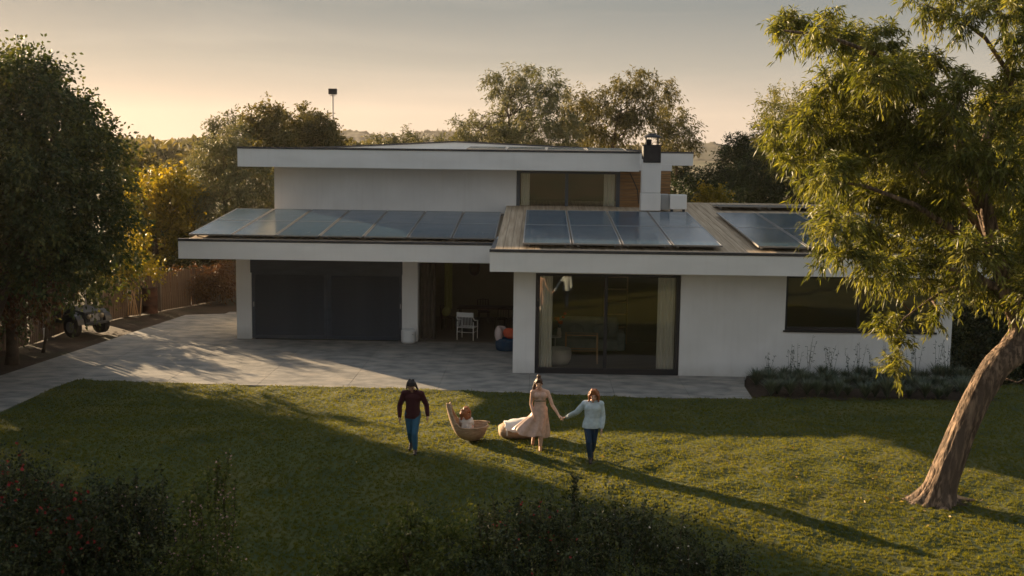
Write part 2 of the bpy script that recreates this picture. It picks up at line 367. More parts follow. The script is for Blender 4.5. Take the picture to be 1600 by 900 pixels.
def tree(name, label, blobs, trunk, tr, leafm, barkm, seed, sub=6, twigs=6, leaves=10, twigL=.7, leaf=(.14, .05), droop=.3, group=None, cat='tree',
         subr=.38, shell=.5, spread=.7, nlimb=None, flat=1., outw=1., twiggeo=False, vbias=0, jit=.05):
    g = np.random.default_rng(seed); root = thing(name, label, cat, tuple(trunk[0]), 0, group)
    mb = MB(); mb.tube(trunk, tr, 12)
    tp = [Vector(p) for p in trunk]
    for i, (x, y, z, r) in enumerate(blobs):
        if nlimb and i % max(1, len(blobs)//nlimb): continue
        b = Vector((x, y, z)); cand = [(j, p) for j, p in enumerate(tp) if j >= len(tp)//2] 
        j, a = min(cand, key=lambda q: (q[1]-b).length + max(0, q[1].z-b.z)*1.2)
        r0 = min(tr[j]*.6, .03+.028*(a-b).length)
        mb.tube(limb_pts(a, b, .08, 6, g, .12), [r0*(1-.8*k/6) for k in range(7)], 6)
    if twiggeo: pass
    mb.build('trunk', barkm, root, smooth=True)
    C, D, cv, tw = crown_pts(g, blobs, sub*DM, twigs, leaves, twigL, droop, subr, shell, spread, flat, outw, jit)
    n = len(C); k = (.7+.6*g.random(n))
    var = np.clip(.5 + vbias + cv + g.normal(0, .14, n), 0, 1)
    leaf_obj('crown', C, D, leaf[0]*k, leaf[1]*k, var, leafm, root, g)
    if twiggeo:
        st = np.concatenate([a[0] for a in tw]); d = np.concatenate([a[1] for a in tw]); Lt = np.concatenate([a[2] for a in tw])
        e = st+d*Lt[:, None]; e[:, 2] -= droop*Lt*.8; s_ = nrm(np.cross(d, rsph(g, len(st))))*.006
        V = np.stack([st-s_*1.6, st+s_*1.6, e+s_*.4, e-s_*.4], 1).reshape(-1, 3) - np.array(worldloc(root))
        me = np_mesh('twigs', V, np.arange(len(V)).reshape(-1, 4)); me.materials.append(barkm)
        o = link(bpy.data.objects.new('twig', me)); o.parent = root; tag(o, kind='stuff')
    return root
def B(u, v, Y, rp): p = atY(u, v, Y); return (p.x, p.y, p.z, rp/CF*Y)
def BL(lst, Y, g, dy, dv=0): return [B(u, v+dv, Y+float(g.uniform(-dy, dy)), r) for u, v, r in lst]

#@@SETTING
# ------------------------------------------------------------------ ground, lawn, patio
def grid(name, x0, x1, y0, y1, nx, ny, zf, m, label=None):
    xs = np.linspace(x0, x1, nx+1); ys = np.linspace(y0, y1, ny+1)
    V = np.array([(x, y, zf(x, y)) for y in ys for x in xs])
    i, j = np.meshgrid(np.arange(nx), np.arange(ny)); a = (j*(nx+1)+i).ravel()
    F = np.stack([a, a+1, a+nx+2, a+nx+1], 1); me = np_mesh(name, V, F); me.materials.append(m)
    me.polygons.foreach_set('use_smooth', [True]*len(me.polygons))
    o = link(bpy.data.objects.new(name, me)); tag(o, kind='structure')
    if label: o['label'] = label
    return o
MB().add([(-1500, -300, -.16), (1500, -300, -.16), (1500, 1600, -.16), (-1500, 1600, -.16)], [(0, 1, 2, 3)]).build('ground', M['ground'], kind='structure')
rng = random.Random(5)
def soilz(x, y): return -.03 + .05*(math.sin(x*1.3+y*.7)*math.sin(y*1.1-x*.4)) * .5 - .045
grid('dirt_yard', -40, -9.5, 27, 75, 60, 90, soilz, M['soil'])
# patio slabs (z=0 top) clipped to the outline
def P0(u, v): p = atG(u, v, False); return (p.x, p.y)
outline = [(-19.0, 26.0), (-17.5, 29.8), P0(0, 587), P0(290, 492), P0(352, 490), (-12.6, 47.0), (-10.6, 47.0), (-10.6, 40.5), (-.73, 40.5), (-.73, 35.1), (6.35, 35.1),
           P0(1163, 603), P0(1176, 623), P0(1000, 621), P0(640, 607.5), P0(300, 599.5), P0(122, 593.5), P0(104, 598), (-13.67, 28.8), (-14.9, 26.0)]
def clip(poly, ax, val, keep_gt):
    o_ = []
    for i in range(len(poly)):
        a, b = poly[i], poly[(i+1) % len(poly)]
        ia = (a[ax] >= val) == keep_gt; ib = (b[ax] >= val) == keep_gt
        if ia: o_.append(a)
        if ia != ib:
            t = (val-a[ax])/(b[ax]-a[ax]); o_.append((a[0]+(b[0]-a[0])*t, a[1]+(b[1]-a[1])*t))
    return o_
def area(p): return sum(p[i][0]*p[(i+1) % len(p)][1]-p[(i+1) % len(p)][0]*p[i][1] for i in range(len(p)))/2
patio = thing('patio', None, None, (0, 36, 0), kind='structure')
MB().add([(x, y, -.022) for x, y in outline], [tuple(range(len(outline)))]).build('joint_bed', M['joint'], patio)
# interior rotated grid so that joints run diagonally, as stamped concrete
ang = math.radians(0)
gx = [-20, -16.2, -13.4, -10.7, -8.0, -5.4, -2.8, -.2, 2.2, 4.3, 7]; gy = [25.5, 29.0, 32.45, 35.1, 37.8, 40.5, 43.5, 47.2]
for i in range(len(gx)-1):
    for j in range(len(gy)-1):
        p = outline
        gap = .005
        for ax, v, k in ((0, gx[i]+gap, True), (0, gx[i+1]-gap, False), (1, gy[j]+gap, True), (1, gy[j+1]-gap, False)):
            p = clip(p, ax, v, k)
            if len(p) < 3: break
        if len(p) < 3 or abs(area(p)) < .05: continue
        if area(p) < 0: p = p[::-1]
        n = len(p); mb = MB(); mb.add([(x, y, 0) for x, y in p]+[(x, y, -.1) for x, y in p], [tuple(range(n))]+[(k, k+n, (k+1) % n+n, (k+1) % n) for k in range(n)])
        mb.build('slab', M['concrete'], patio)
# lawn
lawn_out = [P0(1176, 624.5), P0(1000, 622), P0(640, 608.5), P0(300, 600.5), P0(122, 594.5), P0(104, 599), (-13.6, 28.8), (-14.85, 26.0)]
lx = [-40, -14.95, -13.72] + [p[0] for p in lawn_out[5::-1]]
def lawn_edge(x):
    pts = sorted(lawn_out, key=lambda p: p[0])
    if x < -14.85: return 26.0
    if x > 6.0: return 34.4 if x > 12.9 else 32.1
    for a, b in zip(pts, pts[1:]):
        if a[0] <= x <= b[0]: return a[1]+(b[1]-a[1])*(x-a[0])/max(1e-6, b[0]-a[0])
    return 31.9
V = []; F = []; NY = 260
xs = np.concatenate([np.arange(-60, -16, 2.), np.arange(-16, 16, .16), np.arange(16, 60, 2.)]); 
for i, x in enumerate(xs):
    e = lawn_edge(x) if x < 16 else 60
    for j in range(NY+1):
        t = j/NY; y = -60 + (t/.12)*(70) if t < .12 else 10 + (t-.12)/.88*(e-10)
        V.append((x, y, lawn_z(x, y) + float(lumps(x, y))))
V = np.array(V); ii, jj = np.meshgrid(np.arange(len(xs)-1), np.arange(NY), indexing='ij'); a = (ii*(NY+1)+jj).ravel()
F = np.stack([a, a+NY+1, a+NY+2, a+1], 1); me = np_mesh('lawn', V, F); me.materials.append(M['lawn']); me.polygons.foreach_set('use_smooth', [True]*len(me.polygons))
tag(link(bpy.data.objects.new('lawn', me)), kind='structure')
M['grass'] = leafmat('grass_blade', (.040, .062, .010), (.120, .126, .020), (.24, .205, .042), .65, .5, (1.65, 1.42, .42), .15)
g = np.random.default_rng(11)
n = 820000; yy = 14.5 + (34.5-14.5)*g.random(n)**1.15; xx = (g.random(n)*2-1)*(.475*yy+1.0) - .022*yy
ed = np.interp(xx, [q[0] for q in sorted(lawn_out)], [q[1] for q in sorted(lawn_out)]); ed = np.where(xx > 6, np.where(xx > 12.9, 34.4, 32.1), ed); ed = np.where(xx < -14.85, 26, ed)
k = yy < ed + .04 + g.normal(0, .03, n); xx, yy = xx[k], yy[k]; n = len(xx)
# gather blades into tufts
cell = .11; cx = np.floor(xx/cell); cy = np.floor(yy/cell); h = np.sin(cx*12.9898+cy*78.233)*43758.5453; h -= np.floor(h); h2 = np.sin(cx*39.3468+cy*11.135)*24634.6345; h2 -= np.floor(h2)
xx = (cx+.5+(h-.5)*.8)*cell + (xx-(cx+.5)*cell)*.75; yy = (cy+.5+(h2-.5)*.8)*cell + (yy-(cy+.5)*cell)*.75
def lz(x, y):
    s1 = np.clip((31.2-y)/7, 0, 1); s1 = s1*s1*(3-2*s1); s2 = np.clip((x+13)/4, 0, 1); s2 = s2*s2*(3-2*s2); s3 = np.clip((31-y)/2, 0, 1); s3 = s3*s3*(3-2*s3)
    return .36*s1*s2+.015+.035*np.sin(x*.9+.5)*np.sin(y*.8)*s3 + lumps(x, y)
zz = lz(xx, yy)-.005; hh = (.024+.036*g.random(n))*(.75+.6*h)
lean = np.stack([np.cos(h*6.28)*.5+g.normal(0, .45, n), np.sin(h*6.28)*.5+g.normal(0, .45, n), np.ones(n)], 1)
C = np.stack([xx, yy, zz], 1); D = nrm(lean)
an = g.random(n)*math.pi; sd_ = np.stack([np.cos(an), np.sin(an), 0*an], 1)*(.0045+.0035*g.random(n))[:, None]
V = np.stack([C-sd_, C+sd_, C+D*hh[:, None]], 1).reshape(-1, 3)
pn = lumps(xx*.35+9, yy*.35)*8
var = np.clip(.42 + .16*(h2-.5) + g.normal(0, .11, n) + .22*pn, 0, 1)
me = np_mesh('lawn_grass', V, np.arange(3*n).reshape(n, 3), np.repeat(var, 3)); me.materials.append(M['grass'])
tag(link(bpy.data.objects.new('lawn_grass', me)), 'short green grass blades covering the whole lawn in front of the house', 'grass', kind='stuff')
# bare earth round the tree foot, planting bed
tb = atG(1465, 783)
mb = MB(); ring = []
for k in range(28):
    a = 2*math.pi*k/28; r = .40+.08*math.sin(3*a)+.07*math.sin(7*a+1); ring.append((tb.x+r*1.35*math.cos(a)+.1, tb.y+.05+r*math.sin(a), 0))
cen = (tb.x, tb.y, lawn_z(tb.x, tb.y)+.10)
mb.add([cen]+[(x, y, lawn_z(x, y)+.012) for x, y, _ in ring], [(0, k+1, (k+1) % 28+1) for k in range(28)]); mb.build('bare_earth', M['mulch'], kind='structure', smooth=True)
mb = MB(); mb.add([(6.05, 31.95, .012), (12.9, 31.95, .012), (12.9, 35.1, .03), (6.4, 35.1, .03), (6.12, 33.7, .02)], [(0, 1, 2, 3, 4)]); mb.build('planting_bed', M['mulch'], kind='structure')

# ------------------------------------------------------------------ hills and far country
g = np.random.default_rng(3)
def hill(name, label, prof, Y, depth, seed):
    """prof: list of (u, v) skyline pixels at depth Y"""
    pts = [atY(u, v, Y) for u, v in prof]; xs = np.linspace(pts[0].x, pts[-1].x, 240)
    top = np.interp(xs, [p.x for p in pts], [p.z for p in pts]); gg = np.random.default_rng(seed)
    V = []; nj = 40
    for j in range(nj+1):
        t = j/nj; y = Y-depth + depth*2*t; f = math.sin(math.pi*min(1, max(0, t)))**1.1
        for x, tz in zip(xs, top):
            bump = 1.1*gg.normal()*f*(Y/900) + 1.6*math.sin(x*.045+y*.03)*f
            V.append((x, y, -2+(tz+2)*f + bump*.8*(1 if t <= .5 else .3)))
    V = np.array(V); nx = len(xs); i, j = np.meshgrid(np.arange(nx-1), np.arange(nj)); a = (j*nx+i).ravel()
    me = np_mesh(name, V, np.stack([a, a+1, a+nx+1, a+nx], 1)); me.materials.append(M['hill'])
    tag(link(bpy.data.objects.new(name, me)), kind='structure')
hill('hill', None, [(-500, 262), (-200, 250), (60, 250), (230, 246), (262, 240), (300, 233), (345, 222), (420, 206), (470, 202), (560, 208), (640, 222), (700, 236)], 900, 180, 1)
hill('hill', None, [(560, 232), (610, 219), (650, 209), (700, 207), (760, 211), (850, 222), (950, 240)], 1050, 180, 2)
hill('hill', None, [(960, 250), (1010, 236), (1055, 226), (1090, 223.5), (1108, 224), (1135, 233), (1180, 222), (1300, 214), (1500, 228), (1900, 246), (2300, 260)], 800, 170, 3)

# ------------------------------------------------------------------ house
house = thing('house', 'white flat-roofed two-storey house with timber roof decks, dark garage shutters and sliding windows', 'house', (0, 35.1, 0))
def zl(y): return 3.64 + .078*(y-38.3)
def zr(y): return 3.80 + .064*(y-34.2)
def hp(name, m, *boxes, parent=None, c=0, label=None):
    mb = MB()
    for b in boxes: mb.box(*b, c=c)
    o = mb.build(name, m, parent or house)
    if label: o['label'] = label
    return o
YR, YG, YU = 35.1, 40.5, 46.0
WX1 = 12.52
# right wing walls (openings: sliding window -.05..4.32 x 0..3.06 ; window 7.52..12.0 x 1.46..3.08)
T = .28
hp('wall', M['stucco'], (-.73, -.06, YR, YR+T, -.1, 3.42))
hp('wall', M['stucco'], (4.33, 7.50, YR, YR+T, -.1, 3.42))
hp('wall', M['stucco'], (7.50, 12.02, YR, YR+T, -.1, 1.44))
hp('wall', M['stucco'], (12.02, WX1, YR, YR+T, -.1, 3.42))
hp('lintel', M['stucco'], (-.06, 4.33, YR, YR+T, 3.08, 3.42))
hp('lintel', M['stucco'], (7.50, 12.02, YR, YR+T, 3.10, 3.42))
hp('wall', M['stucco'], (-.73, -.45, YR+T, 47, -.1, 3.42))
hp('wall', M['stucco'], (WX1-T, WX1, YR+T, 52, -.1, 3.42))
hp('wall', M['stucco'], (-.45, WX1-T, 51.7, 52, -.1, 3.42))
# left wing walls
hp('pillar', M['stucco'], (-10.61, -10.08, YG, YG+.5, -.1, 3.2), c=.01)
hp('pillar', M['stucco'], (-4.76, -4.20, YG-.02, YG+.5, -.1, 3.2), c=.01)
hp('wall', M['stucco'], (-10.61, -10.35, YG+.5, 52, -.1, 3.2))
hp('wall', M['stucco'], (-10.35, -.73, 51.7, 52, -.1, 3.2))
hp('header', M['stucco'], (-4.20, -.73, YG+.02, YG+T, 2.80, 3.2))
# room behind patio opening
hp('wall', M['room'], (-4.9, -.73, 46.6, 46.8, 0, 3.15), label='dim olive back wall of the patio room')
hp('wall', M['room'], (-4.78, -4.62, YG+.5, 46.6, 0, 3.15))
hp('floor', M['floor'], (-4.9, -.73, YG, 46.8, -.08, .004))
# big room interior
hp('floor', M['floor'], (-.45, 5.9, YR+T, 41.0, -.08, .02))
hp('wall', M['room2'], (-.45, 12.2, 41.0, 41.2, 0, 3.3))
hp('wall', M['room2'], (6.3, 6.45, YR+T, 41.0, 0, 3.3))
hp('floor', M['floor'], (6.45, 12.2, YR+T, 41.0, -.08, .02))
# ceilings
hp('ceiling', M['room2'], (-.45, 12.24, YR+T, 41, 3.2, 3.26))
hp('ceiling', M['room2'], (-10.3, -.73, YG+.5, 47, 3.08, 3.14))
# roofs: fascia + coping + deck
def roof(tag_, x0, x1, y0, y1, zb, zt, zf, left=True, right=True):
    r = MB(); r.box(x0, x1, y0, y0+.22, zb, zt)
    o = r.build('fascia', M['fascia'], house)
    if left: MB().box(x0, x0+.22, y0+.22, y1, zb, zt+.0).build('fascia', M['fascia'], house)
    if right: MB().box(x1-.22, x1, y0+.22, y1, zb, zt).build('fascia', M['fascia'], house)
    MB().box(x0-.012, x1+.012, y0-.015, y0+.16, zt, zt+.085).build('coping', M['coping'], house)
    MB().box(x0+.22, x1-.22, y0+.22, y1, zb+.02, zb+.05).build('soffit', M['fascia'], house)
roof('l', -11.95, -1.43, 38.3, 47, 3.04, 3.62, zl, True, False)
roof('r', -1.425, 13.3, 34.2, 50, 3.20, 3.78, zr, True, True)
MB().box(-1.44, -1.28, 34.36, 38.5, 3.78, 3.83).build('coping', M['coping'], house)
def deck(x0, x1, y0, y1, zf):
    d = thing('roof_deck', None, None); d.parent = house; d.location = (x0, y0-35.1, 0)
    mb = MB().slopebox(x0, x1, y0, y1, lambda y: zf(y)-.03, .12); mb.build('deck_base', M['joint'], d)
    wd = .235; n = int((x1-x0)/wd); a, b = zf(y0), zf(y1)
    me = MB().add([(0, 0, a-.03), (wd-.012, 0, a-.03), (wd-.012, y1-y0, b-.03), (0, y1-y0, b-.03), (0, 0, a), (wd-.012, 0, a), (wd-.012, y1-y0, b), (0, y1-y0, b)],
                  [(4, 5, 6, 7), (0, 1, 5, 4), (1, 2, 6, 5), (2, 3, 7, 6), (3, 0, 4, 7)]).mesh('board')
    me.materials.append(M['deckb'])
    for i in range(n): inst('board', me, d, (i*wd, 0, rng.uniform(-.006, .004)))
mdk = mat('roof_board', (.30, .22, .14), (.46, .36, .25), 1.2, .85, .3, 14, stretch=(9, .35, 1))
# per-board colour: shift the noise by object location
N = mdk.node_tree.nodes; K = mdk.node_tree.links.new
oi = N.new('ShaderNodeObjectInfo'); mpn = [x for x in N if x.type == 'MAPPING'][0]; cb = N.new('ShaderNodeCombineXYZ')
mu = N.new('ShaderNodeMath'); mu.operation = 'MULTIPLY'; mu.inputs[1].default_value = 40; K(oi.outputs['Random'], mu.inputs[0]); K(mu.outputs[0], cb.inputs[0]); K(mu.outputs[0], cb.inputs[1]); K(cb.outputs[0], mpn.inputs['Location'])
M['deckb'] = mdk
deck(-11.7, -1.30, 38.55, 46.4, zl)
deck(-1.28, 13.1, 34.45, 48.0, zr)
# upper storey
UX0, UX1 = -10.47, 3.9
hp('upper_wall', M['stucco'], (UX0, -.90, YU, YU+T, 3.7, 6.2))
hp('upper_wall', M['stucco'], (UX0, UX0+T, YU+T, 56, 3.7, 6.2))
hp('upper_wall', M['stucco'], (UX0, 5.6, 55.7, 56, 3.7, 6.2))
hp('upper_wall', M['stucco'], (-.90, 3.14, YU, YU+T, 5.93, 6.2))
hp('floor', M['floor'], (-3, 5.6, YU+T, 50.9, 4.30, 4.40))
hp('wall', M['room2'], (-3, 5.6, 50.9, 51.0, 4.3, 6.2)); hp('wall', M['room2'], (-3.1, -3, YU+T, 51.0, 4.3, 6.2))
# upper roof
hp('upper_fascia', M['fascia'], (-11.66, 3.82, 45.0, 45.25, 5.97, 6.66))
hp('upper_fascia', M['fascia'], (-11.66, -11.42, 45.25, 55.8, 5.98, 6.66))
hp('coping', M['coping'], (-11.68, 3.84, 44.98, 45.2, 6.66, 6.74))
hp('upper_roof_slab', M['fascia'], (-11.42, 3.8, 45.25, 55.8, 6.02, 6.60))
# rear roof with shallow ridge
pk = atY(711, 222.5, 53); e0 = atY(540, 228.5, 53); e1 = atY(1000, 236.5, 53)
mb = MB(); pr = [(-11.4, 6.62), (e0.x, e0.z-.05), (pk.x, pk.z), (e1.x, e1.z), (6.0, 6.62)]
vs = [(x, 53, z) for x, z in pr]+[(x, 56, z) for x, z in pr]+[(x, 53, 6.4) for x, z in pr]
n5 = len(pr); mb.add(vs, [(k, k+1, k+1+n5, k+n5) for k in range(n5-1)]+[(k+2*n5, k+1+2*n5, k+1, k) for k in range(n5-1)]); mb.build('rear_parapet', M['fascia'], house)
mb = MB()
for (xa, za), (xb, zb) in zip(pr, pr[1:]): mb.add([(xa, 52.95, za), (xb, 52.95, zb), (xb, 53.15, zb), (xa, 53.15, za), (xa, 52.95, za+.07), (xb, 52.95, zb+.07), (xb, 53.15, zb+.07), (xa, 53.15, za+.07)], [(0, 1, 5, 4), (4, 5, 6, 7), (2, 3, 7, 6), (0, 3, 2, 1)])
mb.build('coping', M['coping'], house)
hp('upper_fascia', M['fascia'], (3.8, 6.52, 50.0, 50.25, 6.15, 6.66), label='rear fascia stepping out to the right of the chimney')
hp('upper_fascia', M['fascia'], (6.27, 6.52, 50.25, 55.8, 6.15, 6.66))
hp('coping', M['coping'], (3.8, 6.54, 49.98, 50.15, 6.66, 6.73))
hp('upper_roof_slab', M['fascia'], (3.82, 6.27, 50.25, 55.8, 6.18, 6.6))
hp('upper_wall', M['stucco'], (3.92, 5.55, 49.3, 49.5, 5.92, 6.2))
# timber cladding planks
def clad(x0, x1, y, z0, z1, lab=None):
    d = thing('timber_cladding', None, None); d.parent = house; d.location = (x0, y-35.1, z0)
    MB().box(x0, x1, y+.03, y+.2, z0, z1).build('backing', M['joint'], d)
    n = round((z1-z0)/.145); hgt = (z1-z0)/n
    me = MB().box(0, x1-x0, 0, .028, 0, hgt-.014).mesh('plank'); me.materials.append(M['cladp'])
    for i in range(n): inst('plank', me, d, (0, rng.uniform(-.004, .004), i*hgt))
mcl = mat('cladding_plank', (.17, .085, .032), (.36, .20, .085), 2.0, .7, .2, 10, stretch=(.6, 1, 12))
N = mcl.node_tree.nodes; K = mcl.node_tree.links.new
oi = N.new('ShaderNodeObjectInfo'); mpn = [x for x in N if x.type == 'MAPPING'][0]; cb = N.new('ShaderNodeCombineXYZ')
mu = N.new('ShaderNodeMath'); mu.operation = 'MULTIPLY'; mu.inputs[1].default_value = 30; K(oi.outputs['Random'], mu.inputs[0]); K(mu.outputs[0], cb.inputs[2]); K(cb.outputs[0], mpn.inputs['Location'])
M['cladp'] = mcl
clad(3.17, 4.0, YU+.02, 4.40, 5.97)
clad(4.0, 5.5, 49.2, 4.5, 5.93)
MB().box(5.3, 5.5, 49.4, 55.7, 4.2, 6.15).build('upper_wall', M['clad'], house)
# drain pipe / cable on the cladding
pts = [atY(984, 270, 45.9), atY(991, 285, 45.9), atY(996, 297, 45.9), atY(998, 318, 45.9)]
MB().tube(pts, .02, 6).build('cable', M['black'], house, smooth=True)
# chimney
ch = thing('chimney', None, None); ch.parent = house; ch.location = (0, 0, 0)
MB().box(3.86, 4.60, 44.3, 44.95, 4.52, 5.18, c=.01).build('chimney_base', M['stucco'], ch)
MB().box(3.88, 4.585, 44.32, 44.93, 5.195, 6.45, c=.01).build('chimney_stack', M['stucco'], ch)
mb = MB().box(3.90, 4.565, 44.28, 44.97, 6.33, 6.96, c=.02); mb.box(3.85, 4.6, 44.24, 45.0, 6.96, 7.0)
mb.build('chimney_flue_box', M['black'], ch)
for dx in (4.0, 4.44): MB().box(dx, dx+.035, 44.38, 44.42, 6.995, 7.27).build('cowl_leg', M['black'], ch)
for dx in (4.0, 4.44): MB().box(dx, dx+.035, 44.83, 44.87, 6.995, 7.27).build('cowl_leg', M['black'], ch)
MB().lathe([(.38, 0), (.37, .03), (.30, .07), (.18, .11), (.16, .15), (.14, .16)], 14, (4.235, 44.63, 7.27)).build('cowl_cap', M['black'], ch, smooth=True)
MB().lathe([(.13, 0), (.13, .2)], 12, (4.1, 44.63, 7.0)).build('flue_pipe', M['black'], ch, smooth=True)
# boxes beside the chimney
hp('utility_box', M['greybox'], (4.64, 4.95, 44.6, 45.2, 4.55, 5.13), c=.01, label='grey metal box squeezed beside the chimney')
ub = thing('air_conditioner', 'white square outdoor unit on the roof deck right of the chimney', 'air conditioner', (5.35, 44.6, 4.5))
MB().box(4.97, 5.60, 44.4, 44.8, 4.58, 5.13, c=.015).build('casing', M['white'], ub)
for dx in (5.03, 5.48): MB().box(dx, dx+.06, 44.42, 44.78, 4.47, 4.58).build('foot', M['black'], ub)

# windows
def win(name, x0, x1, z0, z1, y, fm, fw, bot, mull, label=None):
    r = thing(name, None, None); r.parent = house; r.location = (x0, y-35.1, z0)
    if label: r['label'] = label
    mb = MB(); mb.box(x0, x0+fw, y, y+.12, z0, z1); mb.box(x1-fw, x1, y, y+.12, z0, z1)
    mb.box(x0+fw, x1-fw, y, y+.12, z1-fw*.7, z1); mb.box(x0+fw, x1-fw, y, y+.12, z0, z0+bot); mb.build('frame', fm, r)
    xs_ = [x0+fw]+list(mull)+[x1-fw]
    for m_ in mull: MB().box(m_-fw*.45, m_+fw*.45, y+.012, y+.11, z0+bot, z1-fw*.7).build('mullion', fm, r)
    for a, b in zip(xs_, xs_[1:]):
        MB().box(a+.01, b-.01, y+.055, y+.063, z0+bot+.002, z1-fw*.7-.002).build('pane', M['glass'], r)
    return r
win('sliding_window', -.055, 4.325, .0, 3.075, YR+.03, M['frame'], .115, .17, (2.08,))
win('window', 7.505, 12.015, 1.46, 3.095, YR+.06, M['frame'], .07, .08, (9.72,))
hp('sill', M['frame'], (7.45, 12.07, YR-.04, YR+.2, 1.40, 1.455))
hp('wall', M['stucco'], (4.325, 4.345, YR-.0, YR+.1, 2.9, 3.0))
win('upper_window', -.895, 3.165, 4.36, 5.925, YU+.02, M['bframe'], .14, .06, (1.08,))
# sills/flashings before the upper storey
# curtains
def curtain(name, x0, x1, y, z0, z1, m, parent, amp=.06, per=.098):
    n = int((x1-x0)/per*8); mb = MB(); vs = []
    for k in range(n+1):
        x = x0+(x1-x0)*k/n; dy = amp*math.sin(2*math.pi*(x-x0)/per)+.015*math.sin(x*31)
        for z in (z0, z0+(z1-z0)*.5, z1): vs.append((x, y+dy*(1.1 if z == z0 else .9), z))
    mb.add(vs, [(3*k+j, 3*k+3+j, 3*k+4+j, 3*k+1+j) for k in range(n) for j in (0, 1)])
    nb = len(mb.v); mb.v += [(x, y_+.01, z) for x, y_, z in mb.v]; mb.f += [tuple(i+nb for i in f[::-1]) for f in mb.f]
    return mb.build(name, m, parent, smooth=True)
def tc_(name, x0, x1, y, z0, z1, m, label, **k):
    o = curtain(name, x0, x1, y, z0, z1, m, None, **k); tag(o, label, 'curtain'); return o
tc_('curtain', .07, .46, YR+.2, .16, 3.02, M['curtain'], 'cream pleated curtain at the left end of the large ground-floor sliding window')
tc_('curtain', 3.66, 4.19, YR+.2, .14, 3.02, M['curtain'], 'cream pleated curtain at the right end of the large ground-floor sliding window')
tc_('curtain', -.72, -.38, YU+.24, 4.44, 5.9, M['curtain'], 'pale curtain at the left of the upstairs window')
tc_('curtain', 2.55, 2.98, YU+.24, 4.44, 5.9, M['curtain'], 'pale curtain at the right of the upstairs window')
tc_('curtain', -4.15, -3.62, YG+.45, .02, 2.95, M['dcurtain'], 'brown curtain gathered at the left of the open patio room', amp=.06, per=.17)
tc_('curtain', -3.55, -3.25, 44.0, .7, 3.0, M['olive'], 'narrow olive green hanging deep inside the open patio room', amp=.03)
# garage shutters
gd = thing('garage_door', None, None); gd.parent = house; gd.location = (-10.0, YG-35.1, 0)
MB().box(-10.10, -4.74, YG-.03, YG+.25, 2.36, 3.1).build('shutter_housing', M['door'], gd)
for k, (a, b) in enumerate(((-10.08, -7.405), (-7.395, -4.765))):
    df = MB(); y = YG+.07
    df.box(a, a+.12, y, y+.05, 0.01, 2.36); df.box(b-.12, b, y, y+.06, .01, 2.36); df.box(a+.12, b-.12, y, y+.06, .01, .14); df.box(a+.12, b-.12, y, y+.06, 2.28, 2.36)
    df.box(a+.12, b-.12, y+.05, y+.06, .14, 2.28)
    lf = df.build('shutter_leaf', M['door'], gd)
    me = MB().add([(0, 0, 0), (b-a-.24, 0, 0), (b-a-.24, .035, .045), (0, .035, .045), (0, .012, -.004), (b-a-.24, .012, -.004)], [(0, 1, 2, 3), (4, 5, 1, 0)]).mesh('slat'); me.materials.append(M['door'])
    for q in range(46): inst('slat', me, lf, (a+.12+10.0, YG+.07-YG+.003, .145+q*.0465))
    hx = a+.05 if k == 0 else b-.07
    MB().box(hx, hx+.035, YG+.03, YG+.08, 1.15, 1.32).build('handle', M['steel'], lf)

# ------------------------------------------------------------------ solar panels
def panel(x0, x1, y0, y1, z0, z1, label, group, first=[None]):
    """x0..x1 wide, front edge y0 z0, back y1 z1"""
    w_, l_ = x1-x0, math.hypot(y1-y0, z1-z0); a = math.atan2(z1-z0, y1-y0)
    r = thing('solar_panel', label, 'solar panel', (x0, y0, z0), 0, group); r.rotation_euler = (a, 0, 0)
    t = .05; fwd = .035
    mb = MB(); mb.box(0, fwd, 0, l_, 0, t); mb.box(w_-fwd, w_, 0, l_, 0, t); mb.box(fwd, w_-fwd, 0, fwd, 0, t); mb.box(fwd, w_-fwd, l_-fwd, l_, 0, t)
    mb.build('frame', M['alu'], r, world=False)
    MB().box(fwd, w_-fwd, fwd, l_-fwd, .01, t-.006).build('cell_sheet', M['cells'], r, world=False)
    MB().box(fwd, w_-fwd, l_/2-.03, l_/2+.03, t-.006, t+.001).build('centre_bar', M['alu'], r, world=False)
    for px_ in (.15, w_-.2):
        for py_ in (.4, l_-.6): MB().box(px_, px_+.06, py_, py_+.08, -.12, -.001).build('mounting_foot', M['steel'], r, world=False)
    return r
ordn = ['leftmost', 'second', 'third', 'fourth', 'fifth', 'sixth', 'rightmost']
pw = (11.76-1.42)/7
for i in range(7):
    a = -11.76+i*pw
    lab = {0: 'leftmost solar panel on the garage roof, pale with sky glare', 6: 'rightmost solar panel on the garage roof, next to the bare timber strip'}.get(i, f'{ordn[i]} solar panel from the left end of the garage roof')
    panel(a+.02, a+pw-.02, 38.8, 45.1, zl(38.8)+.10, zl(45.1)+.13, lab, 'solar panels on the garage roof')
for i in range(4):
    a = -.49+i*1.505
    lab = ['leftmost', 'second', 'third', 'rightmost'][i]
    panel(a+.02, a+1.485, 34.9, 43.4, zr(34.9)+.12, zr(43.4)+.10, f'{lab} solar panel {"" if i in (0, 3) else "from the left "}in the row of four above the large sliding window', 'solar panels above the sliding window')
for i in range(4):
    a = 6.56+i*1.5
    lab = ['solar panel at the left of the right-hand roof row, its pale frame edge in sunlight', 'second solar panel of the right-hand roof row, beside the bare board strip row',
           'third solar panel of the right-hand roof row, half behind the leaning tree foliage', 'solar panel at the far right of the roof, hidden behind the leaning tree foliage'][i]
    panel(a+.02, a+1.48, 34.9, 43.4, zr(34.9)+.12, zr(43.4)+.10, lab, 'solar panels on the right end of the roof')
